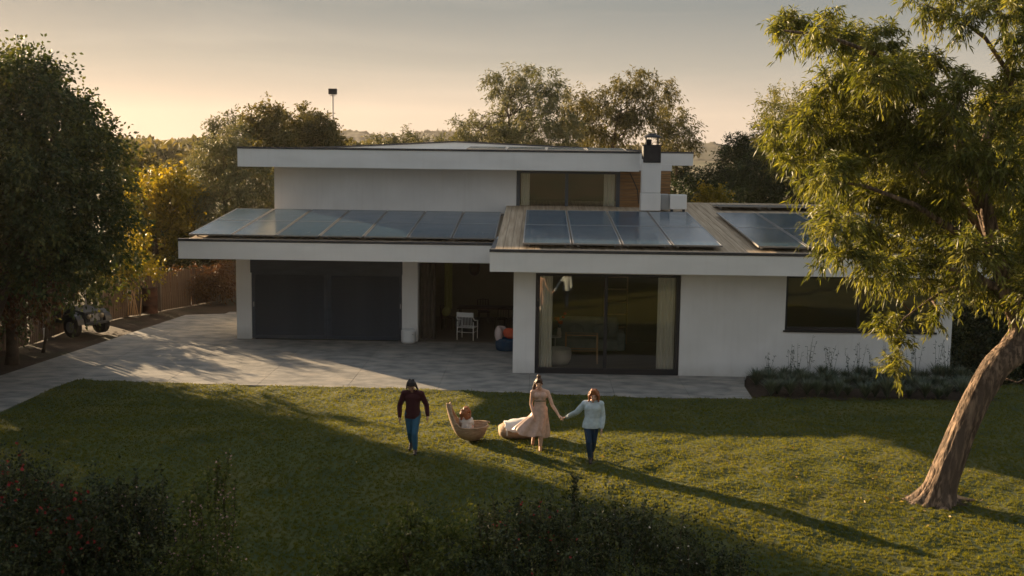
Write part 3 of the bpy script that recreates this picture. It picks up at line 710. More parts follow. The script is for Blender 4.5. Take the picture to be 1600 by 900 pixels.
# rear rows, tilted the other way and seen nearly edge on
rr_ = ['leftmost', 'second', 'third', 'fourth', 'fifth', 'rightmost']
for i in range(6):
    a = -10.3+i*1.5
    panel(a+.02, a+1.48, 45.3, 45.95, 4.20, 4.16, f'{rr_[i]} of the panels seen edge-on at the foot of the upstairs white wall', 'edge-on panels below the upstairs wall')
for (xa, xb, za, lab) in ((-.55, 1.02, 4.42, 'edge-on panel under the left half of the upstairs window'), (1.1, 2.7, 4.42, 'edge-on panel under the right half of the upstairs window'), (2.85, 4.35, 4.42, 'edge-on panel in front of the timber cladding by the chimney')):
    panel(xa, xb, 44.6 if xa < 2.8 else 43.95, 45.5 if xa < 2.8 else 44.25, za-.02, za-.05, lab, 'edge-on panels below the upstairs window')
for i in range(4):
    a = 6.9+i*1.9
    lab = ['leftmost', 'second', 'third', 'rightmost'][i]
    panel(a, a+1.86, 45.2, 46.6, 4.66, 4.63, f'{lab} of the raised edge-on panels behind the right-hand roof row', 'edge-on panels at the back of the right roof')
for i in range(4):
    a = -3.0+i*1.65
    panel(a, a+1.6, 48.0, 50.2, 6.72, 6.80, f'{["leftmost","second","third","rightmost"][i]} of the four panels lying on the topmost roof', 'panels on the topmost roof')
# ------------------------------------------------------------------ furniture and yard objects
def rotmesh_local(root, *parts):
    for nm, mb, m, sm in parts: mb.build(nm, m, root, world=False, smooth=sm)
# white armchair on the patio
def armchair(loc, rz):
    r = thing('armchair', 'white slatted garden armchair standing at the edge of the open patio room', 'chair', loc, rz)
    # front legs at -y? local: back of chair at y=-.25 (towards camera), seat faces +y
    for x, y, h in ((-.30, -.28, .66), (.30, -.28, .66), (-.29, .26, .64), (.29, .26, .64)):
        MB().tube([(x, y, 0), (x, y, h)], .018, 8).build('leg', M['white'], r, world=False, smooth=True)
    sb = MB()
    for k in range(9): sb.box(-.27, .27, -.25+k*.057, -.25+k*.057+.046, .43, .452)
    sb.box(-.30, -.27, -.28, .27, .425, .455); sb.box(.27, .30, -.28, .27, .425, .455); sb.build('seat', M['white'], r, world=False)
    for k in range(10):
        x = -.245+k*.0544; MB().tube([(x, -.27, .44), (x*1.03, -.33, .70), (x*1.0, -.36, .90)], .010, 6).build('back_spindle', M['white'], r, world=False, smooth=True)
    tr = MB(); n = 10
    for k in range(n):
        a0 = -.31+.62*k/n; a1 = -.31+.62*(k+1)/n
        y0 = -.385+.05*(2*a0/.62)**2; y1 = -.385+.05*(2*a1/.62)**2
        tr.add([(a0, y0, .84), (a1, y1, .84), (a1, y1+.03, .84), (a0, y0+.03, .84), (a0, y0, 1.0), (a1, y1, 1.0), (a1, y1+.03, 1.0), (a0, y0+.03, 1.0)], [(0, 3, 2, 1), (4, 5, 6, 7), (0, 1, 5, 4), (2, 3, 7, 6)])
    tr.build('top_rail', M['white'], r, world=False)
    for sx in (-1, 1):
        MB().tube([(sx*.30, -.35, .84), (sx*.32, -.2, .72), (sx*.325, .05, .68), (sx*.30, .26, .65)], .02, 8).build('armrest', M['white'], r, world=False, smooth=True)
        MB().tube([(sx*.30, -.28, .28), (sx*.29, .26, .28)], .010, 6).build('stretcher', M['white'], r, world=False, smooth=True)
    MB().tube([(-.30, -.28, .28), (.30, -.28, .28)], .010, 6).build('stretcher', M['white'], r, world=False, smooth=True)
p = atG(730, 531, False)
armchair((p.x, p.y-.02+.2, .004), math.radians(-14))
# round planter / white ribbed drum by the pillar
p = atG(640, 533, False)
dr = thing('drum_stool', 'white ribbed drum standing against the foot of the middle white pillar', 'stool', (p.x, YG-.30, 0))
prof = [(.21, 0), (.25, .03), (.26, .08)]
for k in range(5): prof += [(.262, .10+k*.065), (.252, .13+k*.065), (.262, .155+k*.065)]
prof += [(.25, .45), (.20, .48), (.02, .485)]
MB().lathe(prof, 24).build('body', M['white'], dr, world=False, smooth=True)
MB().tube([(.16, -.21, .33), (.19, -.195, .33)], .02, 6).build('hole_rim', M['greybox'], dr, world=False)
# pouf with cushion, partly behind the right wing wall
p = atG(796, 548, False)
pf = thing('pouf_seat', 'navy blue pouf with a pale pink back, beside the white corner wall of the patio', 'pouf', (-1.02, 39.1, 0))
MB().lathe([(.33, 0), (.37, .04), (.385, .14), (.385, .30), (.36, .37), (.30, .41), (.02, .42)], 24).build('base', M['navy'], pf, world=False, smooth=True)
mb = MB()
for k in range(9):
    a = math.pi*(.62+.06*k*1.1); mb.ell((.30*math.cos(a), .30*math.sin(a)*.9, .52+.02*k*(8-k)/8), (.12, .10, .26), 10, 7)
mb.build('backrest', M['pink'], pf, world=False, smooth=True)
cu = thing('cushion', 'orange-red cushion lying on the navy pouf', 'cushion', (-.92, 39.02, .42))
MB().ell((0, 0, .16), (.24, .15, .19), 16, 10, Matrix.Rotation(.35, 3, 'Y')).build('cover', M['orange'], cu, world=False, smooth=True)
# dining table and dark chairs inside the patio room
tb_ = thing('dining_table', 'dark dining table in the shade of the open patio room', 'table', (-1.9, 44.2, .004))
MB().box(-1.15, 1.1, -.45, .45, .72, .76, c=.01).build('table_top', M['dwood'], tb_, world=False)
for x in (-1.05, 1.0):
    for y in (-.38, .38): MB().box(x-.03, x+.03, y-.03, y+.03, 0, .72).build('leg', M['dwood'], tb_, world=False)
def dchair(x, y, rz, lab, m=None):
    r = thing('dining_chair', lab, 'chair', (x, y, .004), rz, 'chairs in the patio room'); m = m or M['dwood']
    MB().box(-.22, .22, -.22, .22, .43, .47, c=.01).build('seat', m, r, world=False)
    for sx in (-.19, .19):
        for sy in (-.19, .19): MB().tube([(sx, sy, 0), (sx*.95, sy*.95, .43)], .016, 6).build('leg', m, r, world=False)
    MB().tube([(-.2, .21, .45), (-.21, .26, .88), (0, .29, .9), (.21, .26, .88), (.2, .21, .45)], .016, 6).build('back_frame', m, r, world=False, smooth=True)
    for k in (-1, 0, 1): MB().tube([(k*.1, .21, .46), (k*.1, .28, .88)], .009, 5).build('back_spindle', m, r, world=False)
    return r
dchair(-3.35, 43.4, math.radians(75), 'dark chair with a yellow-green cushion at the left in the patio room')
dchair(-1.35, 43.3, math.radians(200), 'dark chair in front of the dining table, nearer the white corner wall')
dchair(-2.1, 45.1, math.radians(10), 'dark chair behind the dining table in the patio room')
yc = thing('cushion', 'yellow-green cushion leaning on the left dark chair of the patio room', 'cushion', (-3.42, 43.35, .48))
MB().ell((0, 0, .2), (.16, .10, .20), 14, 9, Matrix.Rotation(.5, 3, 'Y')).build('cover', M['olive'], yc, world=False, smooth=True)
pc = thing('wall_picture', 'dark oval framed picture hanging on the back wall of the patio room', 'picture', (-2.55, 46.5, 1.75))
MB().ell((0, 0, .28), (.24, .03, .34), 20, 8).build('oval_frame', M['dwood'], pc, world=False, smooth=True)
MB().ell((0, -.02, .28), (.19, .025, .28), 20, 8).build('image', M['rust'], pc, world=False, smooth=True)
# living room behind the sliding window
fl = .02
po = thing('tub_chair', 'rounded white tub chair inside, behind the left pane of the sliding window', 'armchair', (.66, 36.4, fl))
MB().lathe([(.20, 0), (.34, .04), (.43, .22), (.45, .38), (.43, .52), (.40, .545), (.36, .52), (.34, .40), (.25, .36), (.02, .35)], 24).build('shell', M['whitecloth'], po, world=False, smooth=True)
ct = thing('console_table', 'open light-wood frame table inside, behind the left pane of the sliding window', 'table', (1.43, 36.9, fl))
for x in (-.50, .50):
    for y in (-.2, .2): MB().box(x-.02, x+.02, y-.02, y+.02, 0, .93).build('leg', M['wood'], ct, world=False)
mb = MB()
for y in (-.2, .2): mb.box(-.48, .48, y-.015, y+.015, .90, .93); mb.box(-.48, .48, y-.015, y+.015, .40, .425)
mb.build('rail', M['wood'], ct, world=False)
MB().box(-.48, .48, -.185, .185, .905, .92).build('glass_shelf', M['greyblue'], ct, world=False)
st = thing('side_table', 'small white round side table inside by the left curtain of the sliding window', 'table', (.60, 37.6, fl))
MB().lathe([(.2, .70), (.2, .725), (.01, .73)], 18).build('table_top', M['white'], st, world=False)
MB().lathe([(.16, 0), (.16, .02), (.018, .04), (.018, .70)], 14).build('stem', M['white'], st, world=False, smooth=True)
sf = thing('sofa', 'grey-blue draped sofa seen dimly through the sliding window', 'sofa', (1.75, 38.8, fl))
MB().box(-1.0, 1.0, -.45, .45, .12, .5, c=.08).build('seat', M['greyblue'], sf, world=False)
MB().box(-1.0, 1.0, .25, .55, .45, 1.15, c=.1).build('backrest', M['greyblue'], sf, world=False)
for sx in (-1, 1): MB().box(sx*1.05-.14, sx*1.05+.14, -.45, .5, .12, .72, c=.06).build('armrest', M['greyblue'], sf, world=False)
for sx in (-.45, .4): MB().ell((sx, .12, .72), (.28, .12, .24), 14, 9).build('cushion', M['greyblue'], sf, world=False, smooth=True)
sh = thing('bookcase', 'pale shelf unit at the back of the living room, seen through the glass', 'bookcase', (2.75, 40.7, fl))
for x in (-.4, .4): MB().box(x-.015, x+.015, -.15, .15, 0, 2.5).build('side_panel', M['wood'], sh, world=False)
for k in range(6): MB().box(-.385, .385, -.15, .15, .15+k*.44, .18+k*.44).build('shelf', M['wood'], sh, world=False)
fb = thing('flower_vase', 'vase of orange-red flowers indoors beside the left curtain of the sliding window', 'vase', (.72, 37.5, .75))
MB().lathe([(.05, 0), (.08, .08), (.06, .2), (.045, .27), (.055, .29)], 14).build('vase', M['whitecloth'], fb, world=False, smooth=True)
for k in range(9):
    a = k*2.4; r_ = .05+.018*k; x, y, z = r_*math.cos(a), r_*math.sin(a), .45+.07*math.sin(k*1.7)+.03*k
    MB().tube([(0, 0, .25), (x*.5, y*.5, .38), (x, y, z)], .004, 4).build('flower_stem', M['navy'], fb, world=False)
    MB().ell((x, y, z), (.055, .055, .045), 8, 6).build('flower', M['orange'], fb, world=False, smooth=True)

# floodlight mast far behind the house
p = atY(520, 143, 90); ml_ = thing('floodlight_mast', 'tall thin floodlight mast rising above the trees behind the house', 'floodlight', (p.x, 90, 0))
MB().tube([(0, 0, 0), (0, 0, p.z-.1)], [.09, .055], 8).build('pole', M['poleg'], ml_, world=False, smooth=True)
MB().box(-.32, .32, -.15, .12, p.z-.22, p.z+.22, c=.03).build('lamp_head', M['black'], ml_, world=False)
MB().tube([(-.22, 0, p.z-.3), (.22, 0, p.z-.3)], .03, 6).build('bracket', M['poleg'], ml_, world=False)

# fence of palings, stepping down along the yard
fpts = [(P0(160, 501), 1.42), (P0(205, 491), 1.5), (P0(250, 484), 1.58), (P0(300, 475), 1.6), (P0(345, 467), 1.62), (P0(372, 462), 1.65)]
fe = thing('paling_fence', 'weathered brown paling fence running back from the shrubs to the garage corner', 'fence', (fpts[0][0][0], fpts[0][0][1], 0))
pal = MB().add([(0, 0, 0), (.125, 0, 0), (.125, .02, 0), (0, .02, 0), (0, 0, .97), (.125, 0, .97), (.125, .02, .97), (0, .02, .97), (.0625, 0, 1), (.0625, .02, 1)],
    [(0, 1, 5, 8, 4), (2, 3, 7, 9, 6), (1, 2, 6, 5), (3, 0, 4, 7), (4, 8, 9, 7), (8, 5, 6, 9)]).mesh('paling'); pal.materials.append(M['palr'] if 'palr' in M else M['paling'])
def run_fence(root, A, Bp, ha, hb, step=.14):
    A = Vector((*A, 0)); Bp = Vector((*Bp, 0)); n = int((Bp-A).length/step); d = (Bp-A).normalized(); rz = math.atan2(d.y, d.x)
    for k in range(n):
        q = A+d*step*k; h = ha+(hb-ha)*k/n+rng.uniform(-.05, .03)
        inst('paling', pal, root, (q.x-root.location.x, q.y-root.location.y, -.05), (rng.uniform(-.02, .02), rng.uniform(-.02, .02), rz), (1, 1, h))
    nrm_ = Vector((-d.y, d.x, 0))
    for z in (.35, 1.1):
        mb = MB(); a = A+nrm_*.04; b = Bp+nrm_*.04; mb.add([(a.x, a.y, z), (b.x, b.y, z), (b.x+nrm_.x*.04, b.y+nrm_.y*.04, z), (a.x+nrm_.x*.04, a.y+nrm_.y*.04, z), (a.x, a.y, z+.08), (b.x, b.y, z+.08), (b.x+nrm_.x*.04, b.y+nrm_.y*.04, z+.08), (a.x+nrm_.x*.04, a.y+nrm_.y*.04, z+.08)], [(0, 3, 2, 1), (4, 5, 6, 7), (0, 1, 5, 4), (2, 3, 7, 6)])
        mb.build('rail', M['paling'], root)
for (a, ha), (b, hb) in zip(fpts, fpts[1:]): run_fence(fe, a, b, ha, hb)
for u, v in ((160, 501), (250, 484)):
    x, y = P0(u, v); MB().box(x-.07, x+.07, y-.1, y+.04, -.05, 1.75).build('post', M['timber_dark'], fe)
fe2 = thing('board_fence', 'dark old board fence at the left edge under the trees', 'fence', (*P0(0, 548), 0))
run_fence(fe2, P0(-60, 560), P0(48, 536), 1.75, 1.75, .15); run_fence(fe2, P0(48, 536), P0(112, 512), 1.6, 1.5, .15)
# rusty barrel
p = P0(235, 489); bl = thing('barrel', 'rusty brown steel barrel standing against the paling fence', 'barrel', (*p, 0))
pr_ = []
for z in (0, .02, .30, .33, .36, .66, .69, .72, 1.0, 1.03): pr_.append((.32 if z in (.33, .69, 0, 1.03) else .30, z))
MB().lathe(pr_, 20).build('drum', M['rust'], bl, world=False, smooth=True); MB().lathe([(.27, 1.03), (.27, 1.035)], 20).build('lid', M['rust'], bl, world=False)
# branches leaning on the fence
p = P0(212, 492); dw = thing('branch_pile', 'pale dry branches leaning on the fence left of the barrel', 'branches', (*p, 0))
for k in range(7):
    a = rng.uniform(-.5, .5); MB().tube([(k*.08-.25, -.15, 0), (k*.08-.25+a*.4, .05, .6), (k*.08-.25+a*.9, .12, 1.1+rng.uniform(-.2, .3))], [.03, .022, .008], 6).build('branch', M['wood'], dw, world=False, smooth=True)
# white pipe post
p = P0(70, 529); wp = thing('pipe_post', 'short white pipe standing in the soil in front of the old buggy', 'post', (*p, 0))
MB().tube([(0, 0, -.05), (.02, 0, .33)], .065, 12).build('pipe', M['white'], wp, world=False, smooth=True)
MB().lathe([(.075, .3), (.078, .35), (.05, .37)], 12, (.02, 0, 0)).build('cap', M['white'], wp, world=False, smooth=True)
# old open off-road buggy
def buggy(loc, rz):
    r = thing('off_road_buggy', 'old dark open off-road buggy parked under the trees by the fence', 'buggy', loc, rz)
    # local: +x forward
    mb = MB(); mb.box(-1.35, .35, -.55, .55, .42, .62, c=.04); mb.box(-1.35, -1.25, -.6, .6, .6, .95, c=.02); mb.box(-1.25, .3, -.6, -.54, .6, .86, c=.02); mb.box(-1.25, .3, .54, .6, .6, .86, c=.02)
    mb.build('body', M['black'], r, world=False)
    MB().add([(.3, -.45, .45), (1.25, -.38, .45), (1.25, .38, .45), (.3, .45, .45), (.3, -.5, 1.0), (1.22, -.4, .88), (1.22, .4, .88), (.3, .5, 1.0)], [(0, 3, 2, 1), (4, 5, 6, 7), (0, 1, 5, 4), (1, 2, 6, 5), (2, 3, 7, 6), (3, 0, 4, 7)]).build('bonnet', M['bmetal'], r, world=False)
    gr = MB().box(1.245, 1.27, -.34, .34, .50, .84).build('grille', M['black'], r, world=False)
    for k in range(7): MB().box(1.27, 1.285, -.20+k*.06, -.17+k*.06, .54, .80).build('grille_bar', M['steel'], gr, world=False)
    for sy in (-1, 1):
        MB().tube([(1.26, sy*.28, .72), (1.33, sy*.28, .72)], .085, 14).build('headlight', M['lens'], r, world=False, smooth=True)
        for x, rr in ((.85, .36), (-.85, .36)):
            fn = MB(); pts_ = [(x+.46*math.cos(a), sy*.62, .40+.46*math.sin(a)) for a in np.linspace(.15, math.pi-.15, 9)]
            for a, b in zip(pts_, pts_[1:]): fn.add([(a[0], a[1]-.14, a[2]), (b[0], b[1]-.14, b[2]), (b[0], b[1]+.14, b[2]), (a[0], a[1]+.14, a[2]), (a[0]*1, a[1]-.14, a[2]+.02), (b[0], b[1]-.14, b[2]+.02), (b[0], b[1]+.14, b[2]+.02), (a[0], a[1]+.14, a[2]+.02)], [(0, 3, 2, 1), (4, 5, 6, 7), (0, 1, 5, 4), (2, 3, 7, 6)])
            fn.build('fender', M['bmetal'], r, world=False)
            wh = thing('wheel', None, None); wh.parent = r; wh.location = (x, sy*.62, rr)
            t_ = MB(); t_.tube([(0, -.12, 0), (0, -.10, 0), (0, .10, 0), (0, .12, 0)], [rr*.9, rr, rr, rr*.9], 22); t_.build('tyre', M['rubber'], wh, world=False, smooth=False)
            MB().tube([(0, sy*.122, 0), (0, sy*.135, 0)], [rr*.56, rr*.5], 18).build('rim', M['greybox2'], wh, world=False)
    for x in (.28, -1.1):
        MB().tube([(x, -.52, .6), (x-.08, -.50, 1.5), (x-.08, -.42, 1.58), (x-.08, .42, 1.58), (x-.08, .50, 1.5), (x, .52, .6)], .028, 8).build('roll_bar', M['steel'], r, world=False, smooth=True)
    for sy in (-1, 1): MB().tube([(.2, sy*.44, 1.57), (-1.18, sy*.44, 1.57)], .025, 8).build('roof_bar', M['steel'], r, world=False, smooth=True)
    MB().box(.24, .27, -.46, .46, 1.0, 1.45).build('windscreen', M['glass'], r, world=False)
    MB().tube([(-.1, .22, 1.05), (-.02, .22, .8)], .015, 6).build('steering_column', M['black'], r, world=False)
    mb = MB(); 
    for sy in (-.27, .27): mb.box(-.75, -.3, sy-.2, sy+.2, .62, .76, c=.03); mb.box(-.85, -.72, sy-.2, sy+.2, .7, 1.2, c=.03)
    mb.build('seat', M['rubber'], r, world=False)
    MB().box(1.3, 1.38, -.5, .5, .42, .52, c=.02).build('bumper', M['black'], r, world=False)
M['greybox2'] = mat('dull_rim', (.08, .085, .09), (.12, .125, .13), 3, .6)
M['bmetal'] = mat('faded_grey_paint', (.02, .023, .026), (.04, .043, .047), 2, .4)
p = P0(112, 522); buggy((p[0]-.15, p[1]+.3, 0), math.radians(-28))

# ------------------------------------------------------------------ loungers on the lawn
def surf(name, rows, m, parent, th=.03):
    """rows: list of lists of points -> thickened smooth surface"""
    R_ = len(rows); n = len(rows[0]); mb = MB(); mb.v = [tuple(p) for r in rows for p in r]
    mb.f = [(i*n+k, i*n+k+1, (i+1)*n+k+1, (i+1)*n+k) for i in range(R_-1) for k in range(n-1)]
    o = mb.build(name, m, parent, world=False, smooth=True)
    md = o.modifiers.new('t', 'SOLIDIFY'); md.thickness = th; md.offset = 0
    sb = o.modifiers.new('s', 'SUBSURF'); sb.levels = sb.render_levels = 1
    return o
pc_ = atG(726, 688); K_ = 25.4/CF
def cradle():
    r = thing('cocoon_lounger', 'tan woven cocoon lounger with a tall pointed end, a child sitting in it', 'lounger', tuple(pc_), 0)
    keel = [(-.42, 0, .86), (-.38, 0, .62), (-.29, 0, .34), (-.17, 0, .11), (.02, 0, .02), (.20, 0, .0), (.36, 0, .05), (.44, 0, .14)]
    top = [.0, .04, .12, .24, .33, .36, .32, .25]; wd = [.01, .12, .24, .33, .38, .36, .28, .16]
    rows = []
    for (x, y, z), t, w_ in zip(keel, top, wd):
        row = []
        for k in range(11):
            a = math.pi*(k/10); yy = -w_*math.cos(a); f = 1-math.sin(a)**.8
            row.append((x+.10*f*(1 if x > -.2 else .9), yy, z+t*f))
        rows.append(row)
    surf('shell', rows, M['wicker'], r)
    rim = MB()
    for k in (0, 10): rim.tube([row[k] for row in rows], .022, 8)
    rim.build('rim', M['wicker'], r, world=False, smooth=True)
    return r
cradle()
pl_ = atG(803, 684)
lg = thing('bolster_lounger', 'low tan rounded lounger draped with a white cloth, behind the woman in the dress', 'lounger', tuple(pl_), math.radians(10))
mb = MB(); ring = []
for i, x in enumerate(np.linspace(-.33, .62, 10)):
    t = (x+.33)/.95; ry = .30*(1-.25*t)*(1 if 0 < i < 9 else .75); rz_ = (.165+.03*math.sin(t*3))*(1 if 0 < i < 9 else .7)
    ring.append([(x, ry*math.cos(a), .175+rz_*math.sin(a)*(1.0)) for a in np.linspace(0, 2*math.pi, 19)[:-1]])
mb.v = [p for r in ring for p in r]; mb.f = [(i*18+k, i*18+(k+1) % 18, (i+1)*18+(k+1) % 18, (i+1)*18+k) for i in range(9) for k in range(18)]+[tuple(range(17, -1, -1)), tuple(9*18+k for k in range(18))]
mb.build('body', M['wicker'], lg, world=False, smooth=True)
clr = []
for i, x in enumerate(np.linspace(-.24, .66, 12)):
    t = (x+.33)/.95; row = []
    for k in range(13):
        a = math.pi*(-.05+.95*k/12) if i > 1 else math.pi*(.05+.55*k/12)
        a = -a+math.pi*.98
        ry = .30*(1-.25*t)+.018; rz_ = (.165+.03*math.sin(t*3))+.02+.02*math.sin(i*2.1+k)
        row.append((x+.02*math.sin(k*1.3), -ry*math.cos(math.pi-a)*1.0, .175+rz_*max(-.25, math.sin(a))+(.10*t)))
    clr.append(row)
surf('cloth', clr, M['whitecloth'], lg, .012)
MB().tube([(-.20, -.30, .12), (-.205, -.26, .28), (-.21, -.12, .36), (-.21, .05, .37)], .022, 8).build('strap', M['whitecloth'], lg, world=False, smooth=True)

# ------------------------------------------------------------------ people
def pmat(name, c, rough=.8, c2=None, **k): return mat(name, c, c2 or tuple(x*1.25 for x in c), 14, rough, .15, 40, **k)
M['skin'] = pmat('skin', (.52, .32, .23), .5); M['skin_tan'] = pmat('tan_skin', (.40, .23, .15), .5)
M['hair_black'] = pmat('black_hair', (.014, .010, .009), .5, stretch=(4, 4, .4)); M['hair_brown'] = pmat('brown_hair', (.07, .032, .016), .5, stretch=(4, 4, .4)); M['hair_auburn'] = pmat('auburn_hair', (.24, .085, .03), .5, stretch=(4, 4, .4))
M['maroon'] = pmat('maroon_cloth', (.045, .010, .012), .85); M['jeans'] = pmat('blue_denim', (.03, .095, .15), .85); M['djeans'] = pmat('dark_denim', (.018, .038, .07), .85)
M['dress'] = pmat('champagne_satin', (.50, .33, .25), .42); M['sash'] = pmat('olive_trim', (.16, .13, .07), .7); M['shirt'] = pmat('pale_blue_cotton', (.44, .51, .53), .85)
M['shoe'] = pmat('dark_shoe', (.03, .022, .018), .6); M['eye'] = pmat('eye_dark', (.02, .014, .012), .3); M['lip'] = pmat('lip', (.36, .12, .10), .5); M['sandal'] = pmat('tan_sandal', (.35, .17, .08), .6)
def cap(mb, a, b, ra, rb, n=14, fy=1., bulge=0.):
    """tapered capsule; fy flattens along world y"""
    a, b = Vector(a), Vector(b); d = b-a; L_ = max(d.length, 1e-6); d.normalize()
    x = Vector((1, 0, 0)); x = (x-d*x.dot(d)); x = x.normalized() if x.length > .3 else Vector((0, 0, 1)).cross(d).normalized()
    y = d.cross(x); base = len(mb.v); rows = []
    for k in range(5): t = math.pi/2*(1-k/4); rows.append((-ra*math.sin(t), ra*math.cos(t)))
    for k in range(1, 6): t = k/6; rows.append((L_*t, ra+(rb-ra)*t+bulge*math.sin(math.pi*t)))
    for k in range(5): t = math.pi/2*k/4; rows.append((L_+rb*math.sin(t), rb*math.cos(t)))
    for h, r in rows:
        r = max(r, 1e-4)
        for k in range(n):
            an = 2*math.pi*k/n; mb.v.append(tuple(a+d*h+x*(r*math.cos(an))+y*(r*fy*math.sin(an))))
    for i in range(len(rows)-1):
        for k in range(n): k2 = (k+1) % n; mb.f.append((base+i*n+k, base+i*n+k2, base+(i+1)*n+k2, base+(i+1)*n+k))
    mb.f.append(tuple(base+k for k in range(n))[::-1]); e = base+(len(rows)-1)*n; mb.f.append(tuple(e+k for k in range(n)))
def remesh(mb, name, m, parent, vox=.011, sm=4):
    me = mb.mesh(name); o = bpy.data.objects.new(name, me); link(o)
    md = o.modifiers.new('r', 'REMESH'); md.mode = 'VOXEL'; md.voxel_size = vox
    if sm: s_ = o.modifiers.new('s', 'SMOOTH'); s_.factor = .5; s_.iterations = sm
    dg = bpy.context.evaluated_depsgraph_get(); dg.update(); new = bpy.data.meshes.new_from_object(o.evaluated_get(dg)); new.name = name
    o.modifiers.clear(); o.data = new; bpy.data.meshes.remove(me)
    new.polygons.foreach_set('use_smooth', [True]*len(new.polygons)); new.materials.clear(); new.materials.append(m); o.parent = parent
    return o
def hand(mb, wr, d, palm, s=1., curl=.5):
    """five fingered hand from wrist wr along d; palm = direction the palm faces"""
    d = Vector(d).normalized(); pn = Vector(palm); pn = (pn-d*pn.dot(d)).normalized(); sd = d.cross(pn)
    wr = Vector(wr)
    for k in range(4):
        o_ = (k-1.5)*.019*s; cap(mb, wr+sd*o_*.6, wr+d*.078*s+sd*o_, .015*s, .012*s, 8)
        ln = (.034, .040, .037, .028)[k]*s; p0 = wr+d*.082*s+sd*o_*1.1
        a = curl*.5; p1 = p0+(d*math.cos(a)+pn*math.sin(a))*ln; a += curl*.7; p2 = p1+(d*math.cos(a)+pn*math.sin(a))*ln*.75
        a += curl*.4; p3 = p2+(d*math.cos(a)+pn*math.sin(a))*ln*.5
        cap(mb, p0, p1, .0095*s, .0088*s, 8); cap(mb, p1, p2, .0088*s, .008*s, 8); cap(mb, p2, p3, .008*s, .007*s, 8)
    t0 = wr+d*.02*s-sd*.022*s; t1 = t0+(d*.6-sd*.55+pn*.4).normalized()*.045*s; t2 = t1+(d*.85-sd*.15+pn*.3).normalized()*.03*s
    cap(mb, t0, t1, .014*s, .011*s, 8); cap(mb, t1, t2, .011*s, .0085*s, 8)
def headpts(J, yaw=0, pitch=0, roll=0):
    R_ = Matrix.Rotation(yaw, 3, 'Z') @ Matrix.Rotation(roll, 3, 'Y') @ Matrix.Rotation(pitch, 3, 'X')
    return lambda x, y, z: Vector(J['head']) + R_ @ Vector((x, y, z)), R_
def person(label, loc, J, skin, pitch=0, yaw=0, roll=0, s=1., rz=0, handd=None, curl=(.5, .5), legs=True, face=True):
    r = thing('person', label, 'person', loc, rz)
    b = MB(); H, R_ = headpts(J, yaw, pitch, roll)
    # head: face looks to -y
    b.ell(H(0, .008, .03), (.074*s, .092*s, .090*s), 18, 12, R_); b.ell(H(0, -.018, -.035), (.058*s, .068*s, .075*s), 16, 10, R_)
    b.ell(H(0, -.05, -.088), (.026*s, .026*s, .02*s), 10, 7, R_)
    b.ell(H(0, -.093, -.022), (.012*s, .02*s, .02*s), 10, 7, R_); cap(b, H(0, -.082, .02), H(0, -.10, -.02), .008*s, .011*s, 8)
    for sx in (-1, 1): b.ell(H(sx*.078*s, .01, -.01), (.012*s, .022*s, .032*s), 10, 7, R_); b.ell(H(sx*.036, -.068, -.03), (.022*s, .018*s, .02*s), 8, 6, R_); b.ell(H(sx*.032, -.078, .022), (.024*s, .012*s, .009*s), 8, 6, R_)
    N_ = Vector(J['neck']); P_ = Vector(J['pelvis']); C_ = Vector(J['chest'])
    cap(b, H(0, .02, -.07), N_, .050*s, .058*s)
    for a in ('shL', 'shR'): cap(b, N_+Vector((0, .01, -.02)), J[a], .055*s, .050*s)
    cap(b, C_+Vector((-.055, 0, .03)), C_+Vector((.055, 0, .03)), .115*s, .115*s, fy=.85); cap(b, C_, P_+Vector((0, 0, .12)), .125*s, .110*s, 16, .8); cap(b, P_+Vector((-.05, 0, .03)), P_+Vector((.05, 0, .03)), .112*s, .112*s, fy=.9)
    for q, sx in (('L', -1), ('R', 1)):
        sh_, el, wr = Vector(J['sh'+q]), Vector(J['el'+q]), Vector(J['wr'+q])
        cap(b, sh_, el, .047*s, .036*s, bulge=.004); cap(b, el, wr, .037*s, .024*s, bulge=.004)
        dd = Vector(handd[q]) if handd else (wr-el).normalized()
        hand(b, wr, dd, (-sx*1., .0, .0) if abs(dd.z) > .5 else (0, 0, -1), s, curl[0 if q == 'L' else 1])
        if legs:
            hp_, kn, an = P_+Vector((sx*.085*s, 0, -.0)), Vector(J['kn'+q]), Vector(J['an'+q])
            cap(b, hp_, kn, .083*s, .054*s, bulge=.004); cap(b, kn, an, .052*s, .034*s, bulge=.012)
            fd = Vector(J.get('fd'+q, (0, -1, 0))).normalized(); heel = an+Vector((0, .02, -.045*s)); cap(b, heel, an+fd*.13*s+Vector((0, 0, -.06*s)), .034*s, .026*s); cap(b, an, heel, .034*s, .034*s)
            for k in range(4): tq = an+fd*(.13*s)+Vector((sx*(k-1.5)*.014, 0, -.066*s)); cap(b, tq, tq+fd*(.04-.005*k), .012, .010, 6)
    remesh(b, 'body', skin, r, .0085, 3)
    if face:
        for sx in (-1, 1):
            MB().ell(H(sx*.031, -.083, .006), (.011, .005, .006), 10, 7, R_).build('eye', M['eye'], r, world=False, smooth=True)
            MB().ell(H(sx*.032, -.088, .030), (.018, .005, .004), 8, 5, R_).build('eyebrow', M['eye'], r, world=False, smooth=True)
        MB().ell(H(0, -.086, -.060), (.023, .008, .007), 10, 6, R_).build('mouth', M['lip'], r, world=False, smooth=True)
    return r, H, R_
